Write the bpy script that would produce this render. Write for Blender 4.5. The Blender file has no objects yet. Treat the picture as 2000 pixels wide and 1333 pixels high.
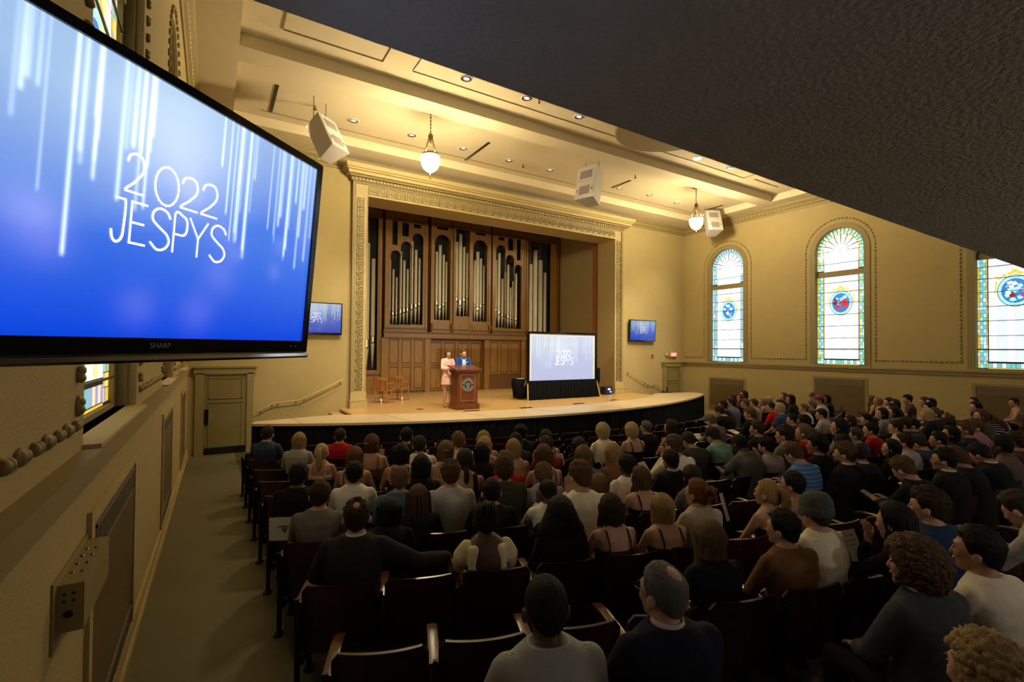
import bpy, bmesh, math, random
import numpy as np
from mathutils import Vector, Matrix, noise
from mathutils.geometry import tessellate_polygon
random.seed(7)
SC = bpy.context.scene
COL = SC.collection
R = math.radians
# ---------------------------------------------------------------- camera
YAW, PIT, ROL = .5538, .0179, .0082
F_ = Vector((math.sin(YAW)*math.cos(PIT), math.cos(YAW)*math.cos(PIT), math.sin(PIT)))
r_ = Vector((math.cos(YAW), -math.sin(YAW), 0))
u_ = r_.cross(F_)
r2 = r_*math.cos(ROL) + u_*math.sin(ROL)
u2 = -r_*math.sin(ROL) + u_*math.cos(ROL)
cam = bpy.data.objects.new('camera', bpy.data.cameras.new('camera'))
COL.objects.link(cam)
cam.data.sensor_width = 36
cam.data.lens = 946.4/2000*36
cam.data.clip_start = .05
cam.matrix_world = Matrix(((r2.x, u2.x, -F_.x, 0), (r2.y, u2.y, -F_.y, 0), (r2.z, u2.z, -F_.z, 2.9), (0, 0, 0, 1)))
SC.camera = cam
# ---------------------------------------------------------------- view, world
SC.view_settings.view_transform = 'Standard'
SC.view_settings.look = 'None'
SC.view_settings.exposure = 0.22
SC.view_settings.gamma = 1
SC.view_settings.use_curve_mapping = False
SC.cycles.use_denoising = True
SC.cycles.sample_clamp_indirect = 4
SC.cycles.max_bounces = 6
SC.cycles.caustics_reflective = False
SC.cycles.caustics_refractive = False
W = bpy.data.worlds.new('world'); SC.world = W; W.use_nodes = True
W.node_tree.nodes['Background'].inputs[0].default_value = (1, .85, .6, 1)
W.node_tree.nodes['Background'].inputs[1].default_value = .02
def lamp(name, kind, loc, energy, color, aim=None, **kw):
    d = bpy.data.lights.new(name, kind); d.energy = energy; d.color = color
    for k, v in kw.items(): setattr(d, k, v)
    o = bpy.data.objects.new(name, d); COL.objects.link(o); o.location = loc
    if aim is not None: o.rotation_euler = (Vector(aim)-Vector(loc)).to_track_quat('-Z', 'Y').to_euler()
    return o
WARM = (1, .78, .45)
XL, XR, YB, ZC, ZT = -.54, 19.22, 15.42, 8.75, 9.0
CX = 9.34
PENDANTS = [(4.65, 11.55), (15.2, 11.65), (4.82, 6.95), (15.1, 7.0)]
for x, y in PENDANTS:      # bulb above each open bowl; wide flat distribution as from a reflector bowl
    o = lamp('pendant_bulb', 'POINT', (x, y, 7.86), 62 if y > 9 else 12, (1, .84, .52), shadow_soft_size=.12)
    o.data.use_nodes = True; nt = o.data.node_tree; em = nt.nodes['Emission']
    tc = nt.nodes.new('ShaderNodeTexCoord'); sp = nt.nodes.new('ShaderNodeSeparateXYZ'); nt.links.new(tc.outputs['Normal'], sp.inputs[0])
    ab = nt.nodes.new('ShaderNodeMath'); ab.operation = 'ABSOLUTE'; nt.links.new(sp.outputs[2], ab.inputs[0])
    pw = nt.nodes.new('ShaderNodeMath'); pw.operation = 'POWER'; nt.links.new(ab.outputs[0], pw.inputs[0]); pw.inputs[1].default_value = 3
    ml = nt.nodes.new('ShaderNodeMath'); ml.operation = 'MULTIPLY'; nt.links.new(pw.outputs[0], ml.inputs[0]); ml.inputs[1].default_value = 1.8
    ad = nt.nodes.new('ShaderNodeMath'); nt.links.new(ml.outputs[0], ad.inputs[0]); ad.inputs[1].default_value = 1/12
    dv = nt.nodes.new('ShaderNodeMath'); dv.operation = 'DIVIDE'; dv.inputs[0].default_value = 1; nt.links.new(ad.outputs[0], dv.inputs[1])
    nt.links.new(dv.outputs[0], em.inputs['Strength'])
# theatre spots in the ceiling aimed at the stage
for x, tx, e in ((3.1, 5.0, 1100), (6.38, 7.2, 1300), (9.4, 9.6, 1200), (12.9, 12.4, 1200), (15.6, 15.0, 1000)):
    lamp('stage_spot', 'SPOT', (x, 9.76, 8.9), e, (1, .86, .62), aim=(tx, 14.6, 1.2), spot_size=R(62), spot_blend=.6, shadow_soft_size=.06)
for x in (4.74, 8.02, 11.3, 14.44):
    lamp('stage_downlight', 'SPOT', (x, 13.2, 8.9), 300, (1, .88, .66), aim=(x, 13.7, 1), spot_size=R(75), spot_blend=.7, shadow_soft_size=.05)
# fill floods added out of view over the balcony rail, brightening the organ
for x, tx in ((5.0, 7.0), (13.6, 11.5)):
    lamp('organ_fill', 'SPOT', (x, 1.75, 5.3), 1700, (1, .83, .52), aim=(tx, 19, 4.4), spot_size=R(46), spot_blend=.9, shadow_soft_size=.15)
# unseen fill spots added behind the camera to brighten the balcony soffit
for x, y in ((-.2, -3.6), (5.0, -3.2), (10.5, -3.2), (16, -3.2)):
    lamp('soffit_fill', 'SPOT', (x, y, 2.75), 90 if x > 0 else 9, (1, .92, .78), aim=(x, y+1.2, 3.9), spot_size=R(150), spot_blend=.5, shadow_soft_size=.1)
for x, tx in ((1.6, 1.9), (17.0, 16.9)):    # wall wash either side of the arch
    lamp('wall_wash', 'SPOT', (x, 12.4, 8.9), 420, (1, .84, .52), aim=(tx, 15.4, 3.4), spot_size=R(58), spot_blend=.9, shadow_soft_size=.08)

def fl(y): return .046*(YB-min(y, YB))
# ---------------------------------------------------------------- materials
_M = {}
def mat(name, col, rough=.7, metal=0, var=.12, scale=6, bump=0, bscale=40, emit=0, spec=.5, stretch=None, col2=None):
    if name in _M: return _M[name]
    m = bpy.data.materials.new(name); m.use_nodes = True
    nt = m.node_tree; b = nt.nodes['Principled BSDF']
    b.inputs['Roughness'].default_value = rough; b.inputs['Metallic'].default_value = metal
    b.inputs['Specular IOR Level'].default_value = spec
    tc = nt.nodes.new('ShaderNodeTexCoord'); mp = nt.nodes.new('ShaderNodeMapping')
    nt.links.new(tc.outputs['Object'], mp.inputs[0])
    if stretch: mp.inputs['Scale'].default_value = stretch
    n = nt.nodes.new('ShaderNodeTexNoise'); n.inputs['Scale'].default_value = scale; n.inputs['Detail'].default_value = 4
    nt.links.new(mp.outputs[0], n.inputs['Vector'])
    r = nt.nodes.new('ShaderNodeMix'); r.data_type = 'RGBA'
    c2 = col2 or tuple(c*(1-var*1.6) for c in col)
    r.inputs[6].default_value = (*[min(1, c*(1+var*.6)) for c in col], 1); r.inputs[7].default_value = (*c2, 1)
    nt.links.new(n.outputs['Fac'], r.inputs[0]); nt.links.new(r.outputs[2], b.inputs['Base Color'])
    if emit:
        nt.links.new(r.outputs[2], b.inputs['Emission Color']); b.inputs['Emission Strength'].default_value = emit
    if bump:
        n2 = nt.nodes.new('ShaderNodeTexNoise'); n2.inputs['Scale'].default_value = bscale; n2.inputs['Detail'].default_value = 3
        nt.links.new(mp.outputs[0], n2.inputs['Vector'])
        bp = nt.nodes.new('ShaderNodeBump'); bp.inputs['Strength'].default_value = bump; bp.inputs['Distance'].default_value = .02
        nt.links.new(n2.outputs['Fac'], bp.inputs['Height']); nt.links.new(bp.outputs[0], b.inputs['Normal'])
    _M[name] = m
    return m
WALL = mat('plaster_khaki', (.385, .295, .125), .85, var=.06, scale=3, bump=.25, bscale=60)
CEIL = mat('plaster_cream', (.62, .52, .33), .9, var=.04, scale=2, bump=.1, bscale=50)
TRIM = mat('painted_trim', (.25, .19, .072), .6, var=.08, scale=8)
TRIML = mat('painted_trim_light', (.43, .33, .14), .6, var=.06, scale=8)
DOOR = mat('painted_door', (.20, .155, .055), .5, var=.08, scale=5)
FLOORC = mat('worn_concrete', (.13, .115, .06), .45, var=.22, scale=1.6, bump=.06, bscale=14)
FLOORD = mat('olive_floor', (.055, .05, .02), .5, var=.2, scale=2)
BALC = mat('balcony_soffit', (.58, .54, .44), .9, var=.12, scale=5, bump=.6, bscale=45)
STAGEW = mat('stage_boards', (.50, .30, .105), .32, var=.16, scale=3, stretch=(.6, 9, 1), bump=.05, bscale=8)
APRONW = mat('apron_boards', (.58, .45, .26), .30, var=.14, scale=3, stretch=(.5, 7, 1), bump=.05, bscale=8)
BLACKC = mat('black_cloth', (.006, .006, .008), .95, var=.2, scale=9, spec=.1)
ORGW = mat('organ_oak', (.25, .118, .02), .38, var=.30, scale=3, stretch=(7, 7, .8), bump=.05, bscale=20)
ORGD = mat('organ_oak_dark', (.115, .046, .01), .45, var=.3, scale=3, stretch=(7, 7, .8))
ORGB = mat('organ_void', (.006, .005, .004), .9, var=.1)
PIPE = mat('pipe_pewter', (.62, .56, .42), .5, .0, var=.08, scale=5, stretch=(1, 1, .3))
PIPEM = mat('pipe_mouth_tin', (.75, .72, .62), .25, .8, var=.08, scale=9)
CHERRY = mat('lectern_cherry', (.13, .042, .012), .25, var=.22, scale=4, stretch=(6, 6, .8), bump=.03, bscale=20)
OAK = mat('chair_oak', (.36, .14, .03), .35, var=.22, scale=5, stretch=(5, 5, 1))
SEATW = mat('seat_mahogany', (.030, .006, .004), .28, var=.3, scale=4, stretch=(1, 5, 5))
ARMW = mat('arm_mahogany', (.10, .03, .012), .3, var=.3, scale=5)
IRON = mat('cast_iron', (.008, .008, .009), .6, .3, var=.2, scale=10)
BLACKP = mat('black_plastic', (.004, .004, .005), .12, var=.2, scale=4)
SILVER = mat('brushed_silver', (.6, .6, .62), .09, 1, var=.08, scale=5)
WHITEP = mat('white_paper', (.72, .71, .66), .8, var=.05, scale=8)
CREAMP = mat('cream_paper', (.45, .42, .32), .8, var=.05, scale=8)
PINKP = mat('pink_paper', (.75, .25, .25), .8, var=.05, scale=8)
REDP = mat('red_folder', (.45, .02, .03), .6, var=.05, scale=8)
GREYB = mat('speaker_cabinet', (.42, .38, .33), .6, var=.05, scale=8)
GRILLE = mat('speaker_grille', (.20, .17, .15), .7, var=.1, scale=60)
BRASS = mat('aged_brass', (.22, .14, .05), .35, .9, var=.15, scale=12)
HEATP = mat('heater_panel', (.115, .075, .022), .5, var=.12, scale=4)
HEATG = mat('heater_grille', (.22, .19, .13), .5, .3, var=.12, scale=10)
CHROME = mat('chrome_reflector', (.8, .8, .82), .15, 1, var=.05, scale=10)
GLOW = mat('opal_glass_lit', (1, .82, .50), .4, var=.01, emit=210)
GLOW2 = mat('opal_glass_lit_low', (1, .82, .50), .4, var=.01, emit=30)
DLGLOW = mat('downlight_lamp', (.95, .96, 1), .4, var=.01, emit=1.6)
EXITR = mat('exit_face', (1, .12, .12), .5, var=.02, emit=.8)
CURT = mat('stage_curtain', (.36, .13, .035), .8, var=.2, scale=4, stretch=(20, 20, .3))
DISC = mat('ceiling_disc', (.25, .175, .06), .9, var=.1, scale=20, bump=.2, bscale=90)
GOLDP = mat('notice_ink', (.05, .05, .05), .7, var=.02)
# ---------------------------------------------------------------- mesh collector
class MB:
    def __init__(s): s.v = []; s.f = []; s.m = []; s.mi = 0
    def add(s, vs, fs, mi=None):
        o = len(s.v); s.v += [tuple(v) for v in vs]
        for f in fs: s.f.append(tuple(i+o for i in f)); s.m.append(s.mi if mi is None else mi)
        return s
    def box(s, x0, x1, y0, y1, z0, z1, mi=None, M=None):
        vs = [Vector((x, y, z)) for z in (z0, z1) for y in (y0, y1) for x in (x0, x1)]
        if M is not None: vs = [M @ v for v in vs]
        return s.add(vs, [(0, 2, 3, 1), (4, 5, 7, 6), (0, 1, 5, 4), (2, 6, 7, 3), (0, 4, 6, 2), (1, 3, 7, 5)], mi)
    def rings(s, rs, mi=None, cap=True, closed=False):
        n = len(rs[0]); vs = [p for r in rs for p in r]; fs = []
        L = len(rs)
        for i in range(L if closed else L-1):
            a, b = i*n, ((i+1) % L)*n
            for j in range(n): k = (j+1) % n; fs.append((a+j, a+k, b+k, b+j))
        if cap and not closed: fs.append(tuple(range(n-1, -1, -1))); fs.append(tuple(range((L-1)*n, L*n)))
        return s.add(vs, fs, mi)
    def tube(s, pts, rad, n=10, mi=None, flat=1.0, round_=True):
        pts = [Vector(p) for p in pts]
        if not hasattr(rad, '__len__'): rad = [rad]*len(pts)
        rad = list(rad)
        if round_:
            d0 = (pts[0]-pts[1]).normalized(); d1 = (pts[-1]-pts[-2]).normalized()
            pts = [pts[0]+d0*rad[0]*.95, pts[0]+d0*rad[0]*.6]+pts+[pts[-1]+d1*rad[-1]*.6, pts[-1]+d1*rad[-1]*.95]
            rad = [rad[0]*.3, rad[0]*.8]+rad+[rad[-1]*.8, rad[-1]*.3]
        rs = []; up = None
        for i, p in enumerate(pts):
            t = (pts[min(i+1, len(pts)-1)]-pts[max(i-1, 0)]).normalized()
            if up is None:
                up = Vector((0, 0, 1)) if abs(t.z) < .9 else Vector((0, 1, 0))
            a = t.cross(up)
            if a.length < 1e-4: a = t.cross(Vector((1, 0, 0)))
            a.normalize(); b = a.cross(t).normalized(); up = b
            rs.append([p+a*math.cos(q)*rad[i]+b*math.sin(q)*rad[i]*flat for q in [2*math.pi*k/n for k in range(n)]])
        return s.rings(rs, mi)
    def ell(s, c, r, nu=12, nv=8, mi=None, M=None):
        c = Vector(c); vs = []; fs = []
        for i in range(nv+1):
            th = math.pi*i/nv
            for j in range(nu):
                ph = 2*math.pi*j/nu
                v = Vector((r[0]*math.sin(th)*math.cos(ph), r[1]*math.sin(th)*math.sin(ph), r[2]*math.cos(th)))
                if M is not None: v = M @ v
                vs.append(c+v)
        for i in range(nv):
            for j in range(nu):
                k = (j+1) % nu
                fs.append((i*nu+j, (i+1)*nu+j, (i+1)*nu+k, i*nu+k))
        return s.add(vs, fs, mi)
    def lathe(s, prof, n=24, c=(0, 0, 0), mi=None, cap=False):
        c = Vector(c)
        rs = [[c+Vector((r*math.cos(2*math.pi*k/n), r*math.sin(2*math.pi*k/n), z)) for k in range(n)] for r, z in prof]
        return s.rings(rs, mi, cap=cap)
    def plate(s, outer, holes, to3, d0, d1, mi=None):
        polys = [outer]+list(holes)
        flat = [p for q in polys for p in q]
        tris = tessellate_polygon([[Vector((a, b, 0)) for a, b in q] for q in polys])
        n = len(flat)
        vs = [to3(a, b, d0) for a, b in flat]+[to3(a, b, d1) for a, b in flat]
        fs = [tuple(t) for t in tris]+[tuple(n+i for i in reversed(t)) for t in tris]
        o = 0
        for q in polys:
            m = len(q)
            for i in range(m): j = (i+1) % m; fs.append((o+i, o+j, n+o+j, n+o+i))
            o += m
        return s.add(vs, fs, mi)
    def build(s, name, mats, parent=None, org=None, smooth=False, sharp=None):
        vs = s.v
        if org is not None: vs = [(v[0]-org[0], v[1]-org[1], v[2]-org[2]) for v in vs]
        me = bpy.data.meshes.new(name); me.from_pydata(vs, [], s.f)
        if not isinstance(mats, (list, tuple)): mats = [mats]
        for m in mats: me.materials.append(m)
        me.polygons.foreach_set('material_index', s.m)
        bm = bmesh.new(); bm.from_mesh(me); bmesh.ops.recalc_face_normals(bm, faces=bm.faces); bm.to_mesh(me); bm.free()
        if smooth:
            me.polygons.foreach_set('use_smooth', [True]*len(me.polygons))
            if sharp: me.set_sharp_from_angle(angle=R(sharp))
        o = bpy.data.objects.new(name, me); COL.objects.link(o)
        if parent is not None: o.parent = parent
        elif org is not None: o.location = org
        return o
def struct(o, label=None):
    o['kind'] = 'structure'
    if label: o['label'] = label
    return o
def tag(o, label, cat, group=None, kind=None):
    o['label'] = label; o['category'] = cat
    if group: o['group'] = group
    if kind: o['kind'] = kind
    return o
def thing(name, label, cat, loc=(0, 0, 0), rotz=0, group=None, kind=None):
    o = bpy.data.objects.new(name, None); COL.objects.link(o); o.empty_display_size = .1
    o.location = loc; o.rotation_euler = (0, 0, rotz)
    return tag(o, label, cat, group, kind)
def copy_tree(o, parent=None):
    c = o.copy(); COL.objects.link(c); c.parent = parent
    for ch in list(o.children): copy_tree(ch, c)
    return c
def lerp(a, b, t): return a+(b-a)*t
def arch(w, z0, zs, n=20, c=0):
    return [(c-w, z0), (c+w, z0)]+[(c+w*math.cos(math.pi*k/n), zs+w*math.sin(math.pi*k/n)) for k in range(n+1)]
# ================================================================ SHELL
m = MB()      # raked floor
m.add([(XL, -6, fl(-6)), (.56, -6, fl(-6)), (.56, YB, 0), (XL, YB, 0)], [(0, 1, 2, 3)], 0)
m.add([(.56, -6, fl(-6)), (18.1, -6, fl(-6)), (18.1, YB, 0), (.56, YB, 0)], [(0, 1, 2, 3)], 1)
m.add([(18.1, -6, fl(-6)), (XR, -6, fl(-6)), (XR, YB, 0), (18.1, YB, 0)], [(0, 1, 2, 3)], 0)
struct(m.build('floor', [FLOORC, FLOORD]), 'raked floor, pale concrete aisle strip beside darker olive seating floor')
WC = [13.15, 8.66, 4.17]                      # window centres along both side walls
ZS, ZW0 = 6.61, 2.45
def side(w):
    sg = 1 if w == 'right' else -1; x = XR if sg > 0 else XL
    return lambda a, b, d: Vector((x+sg*d, a, b))
for w in ('left', 'right'):
    T = side(w); m = MB()
    m.plate([(-6, 0), (YB, 0), (YB, ZC+.02), (-6, ZC+.02)], [arch(.87, 2.39, ZS, 18, c) if w == 'right' else arch(.99, 2.36, ZS, 18, c) for c in WC], T, 0, .35)
    struct(m.build('wall_'+w, WALL), 'khaki plaster side wall with arched window openings')
# stage wall with proscenium opening
OX0, OX1, OZ = 4.07, 14.62, 7.70
m = MB()
TB = lambda a, b, d: Vector((a, YB+d, b))
m.plate([(XL, -.1), (XR, -.1), (XR, ZC+.02), (XL, ZC+.02)], [[(OX0, 1.0), (OX1, 1.0), (OX1, OZ), (OX0, OZ)]], TB, 0, .95)
struct(m.build('wall_front', WALL), 'khaki plaster stage wall around the proscenium opening')
m = MB(); m.box(XL, XR, -6.2, -6, 0, ZC)
struct(m.build('wall_back', WALL), 'plaster wall closing the hall under the balcony')
# stage house: side walls, back wall, lid
m = MB(); m.box(3.3, 3.45, YB+.9, 20.6, .9, 9.2); struct(m.build('wall_stage_left', WALL))
m = MB(); m.box(15.1, 15.25, YB+.9, 20.6, .9, 9.2); struct(m.build('wall_stage_right', WALL))
m = MB(); m.box(3.3, 15.2, 20.5, 20.65, .9, 9.2); struct(m.build('wall_stage_back', WALL))
m = MB(); m.box(3.3, 15.2, YB+.9, 20.6, 9.2, 9.3); struct(m.build('ceiling_stage', WALL))
# ceiling: perimeter and beams at 8.75, recessed trays at 9.0
TRAYS = [(.35, 18.45, 11.25, 14.28), (.35, 18.45, 3.4, 10.68), (.35, 18.45, -5.2, 2.6)]
m = MB()
m.plate([(XL, -6), (XR, -6), (XR, YB), (XL, YB)], [[(a, c), (b, c), (b, d), (a, d)] for a, b, c, d in TRAYS], lambda a, b, d: Vector((a, b, ZC+d)), 0, .25)
m.box(XL, XR, -6, YB, ZT, ZT+.1)
struct(m.build('ceiling', CEIL), 'cream plaster ceiling with shallow recessed trays')
m = MB()   # thin raised panel lines inside the trays
def hline(x0, x1, y, z=ZT): m.box(x0, x1, y-.008, y+.008, z-.018, z+.001)
def vline(x, y0, y1, z=ZT): m.box(x-.008, x+.008, y0, y1, z-.018, z+.001)
hline(.95, 17.9, 13.88)
hline(1.05, 2.98, 10.12); vline(1.05, 8.2, 10.12); vline(2.98, 8.2, 10.12)
hline(3.64, 15.75, 10.12); vline(3.64, 8.2, 10.12); vline(15.75, 8.2, 10.12); hline(16.2, 17.7, 10.0)
struct(m.build('trim_1', TRIM), 'fine panel moulding lines on the ceiling')
# cornice along the three walls
m = MB()
prof = [(0, 8.42), (.03, 8.42), (.05, 8.5), (.10, 8.54), (.10, 8.60), (.17, 8.68), (.20, 8.755), (0, 8.755)]
for sg in (0, 1, 2):
    if sg == 0: to = lambda a, p: Vector((a, YB-p[0], p[1])); a0, a1 = XL, XR
    elif sg == 1: to = lambda a, p: Vector((XR-p[0], a, p[1])); a0, a1 = -6, YB
    else: to = lambda a, p: Vector((XL+p[0], a, p[1])); a0, a1 = -6, YB
    m.rings([[to(a, p) for p in prof] for a in (a0, a1)], 0)
    k = a0+.1
    while k < a1:
        c = to(k, (.075, 8.565)); m.ell(c, (.045, .045, .04), 6, 4, 1); k += .17
struct(m.build('trim_2', [TRIM, TRIML]), 'egg moulded cornice below the ceiling')
# proscenium surround: jambs, header, crown, greek key, dentils, plinths
m = MB(); ZSP = 1.06
y0 = YB-.12
m.box(3.72, 4.07, y0, YB, 1.5, 8.04, 1); m.box(14.62, 14.96, y0, YB, 1.5, 8.04, 1); m.box(4.07, 14.62, y0, YB, OZ, 8.04, 1)
m.box(3.62, 3.72, y0-.05, YB-.001, 1.5, 8.04, 0); m.box(14.96, 15.06, y0-.05, YB-.001, 1.5, 8.04, 0); m.box(3.62, 15.06, y0-.05, YB-.001, 8.04, 8.10, 0)
m.box(4.071, 4.09, y0-.03, YB+.96, ZSP, OZ-.02, 1); m.box(14.60, 14.619, y0-.03, YB+.96, ZSP, OZ-.02, 1); m.box(4.071, 14.619, y0-.03, YB+.96, OZ-.02, OZ-.001, 1)
for a, b in ((3.6, 4.12), (14.57, 15.1)):
    m.box(a, b, y0-.10, YB, 1.05, 1.30, 1); m.box(a+.02, b-.02, y0-.06, YB, 1.30, 1.55, 1); m.box(a-.01, b+.01, y0-.11, YB, 1.28, 1.31, 1)
# crown: stepped projecting cornice
for z, p, h in ((8.10, .10, .10), (8.20, .22, .05), (8.25, .34, .09), (8.34, .42, .05), (8.39, .48, .13)):
    m.box(3.62-p*.6, 15.06+p*.6, y0-p, YB, z, z+h, 0 if p < .3 else 1)
k = 3.66
while k < 15.0:
    m.box(k, k+.055, y0-.16, y0-.05, 8.115, 8.18, 1); k += .11
def key(fn, n):      # meander ribs; fn maps (along 0..1 unit, across 0..1) to a box
    for i in range(n):
        for (a0, a1, c0, c1) in ((0, .10, 0, 1), (0, .8, .0, .10), (.2, .3, .25, 1), (.2, 1.0, .9, 1.0), (.42, .52, .25, .75), (.42, .8, .25, .33), (.64, .74, .4, .9), (.86, .95, .0, .75)):
            fn(i, a0, a1, c0, c1)
U = .30
def kj(x0, sgn):
    def f(i, a0, a1, c0, c1):
        xs = sorted((x0+sgn*c0*.22, x0+sgn*c1*.22)); z = 1.62+i*U
        m.box(xs[0], xs[1], y0-.03, y0, z+a0*U, z+a1*U, 0)
    return f
key(kj(3.76, 1), 20); key(kj(14.93, -1), 20)
def kh(i, a0, a1, c0, c1):
    x = 4.1+i*U; m.box(x+a0*U, x+a1*U, y0-.03, y0, 7.755+c0*.26, 7.755+c1*.26, 0)
key(kh, 35)
struct(m.build('trim_3', [TRIM, TRIML]), 'proscenium surround with greek key band and dentil crown')
# chair rails and baseboards
m = MB()
for x, s in ((XL, 1), (XR, -1)):
    a, b = sorted((x, x+s*.05)); m.box(a, b, -6, YB, 2.24, 2.34); a, b = sorted((x, x+s*.085)); m.box(a, b, -6, YB, 2.33, 2.39)
struct(m.build('trim_4', TRIM), 'chair rail running along both side walls')
def basebd(name, x, s):
    m = MB()
    for w, z0, z1 in ((.025, -.02, .17), (.045, -.02, .06)):
        vs = []
        for y in (-6, YB):
            for dx, dz in ((0, z0), (w, z0), (w, z1), (0, z1)): vs.append((x+s*dx, y, fl(y)+dz))
        m.add(vs, [(0, 1, 5, 4), (1, 2, 6, 5), (2, 3, 7, 6), (3, 0, 4, 7), (0, 3, 2, 1), (4, 5, 6, 7)])
    struct(m.build(name, TRIML))
basebd('baseboard_left', XL, 1); basebd('baseboard_right', XR, -1)
# garland mouldings framing the wall panels
def garland(pts, T, name, step=.115, r=(.05, .036)):
    m = MB(); acc = 0; P = []
    for (a, b), (c, d) in zip(pts, pts[1:]):
        L = math.hypot(c-a, d-b)
        if L < 1e-6: continue
        t = (step-acc) if acc else 0
        while t < L: P.append((a+(c-a)*t/L, b+(d-b)*t/L, math.atan2(d-b, c-a))); t += step
        acc = L-(t-step)
    for i, (a, b, q) in enumerate(P):
        ux, uy = math.cos(q), math.sin(q)
        M = Matrix(((T(1, 0, 0)-T(0, 0, 0)), (T(0, 1, 0)-T(0, 0, 0)), (T(0, 0, 1)-T(0, 0, 0)))).transposed()
        L_ = Matrix(((ux, -uy, 0), (uy, ux, 0), (0, 0, 1)))
        k = 1 if i % 2 else .78
        m.ell(T(a, b, -.006), (r[0]*k, r[1]*k, .022), 8, 6, 0, M @ L_)
        if name == 'trim_6':
            for e_ in (-1, 1): m.ell(T(a+e_*r[0]*.35*ux, b+e_*r[0]*.35*uy, -.014), (r[0]*.45, r[1]*.8, .02), 6, 5, 0, M @ L_)
    return struct(m.build(name, TRIM, smooth=True))
gi = 5
for w in ('right', 'left'):
    T = side(w)
    edges = [YB-.05]+[e for c in WC for e in (c+1.12, c-1.12)]+[-.9]
    n = 24
    zb = 2.63 if w == 'right' else 2.53
    path = [(YB-.03, zb)]
    for c in WC:
        path += [(c+1.14, zb), (c+1.14, ZS)]+[(c+1.14*math.cos(math.pi*k/n), ZS+1.14*math.sin(math.pi*k/n)) for k in range(n+1)]+[(c-1.14, zb)]
    path += [(.2, zb)]
    st = .125 if w == 'right' else .15
    garland(path, T, 'trim_%d' % gi, st, (.058, .040) if w == 'right' else (.052, .034)); gi += 1
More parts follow.
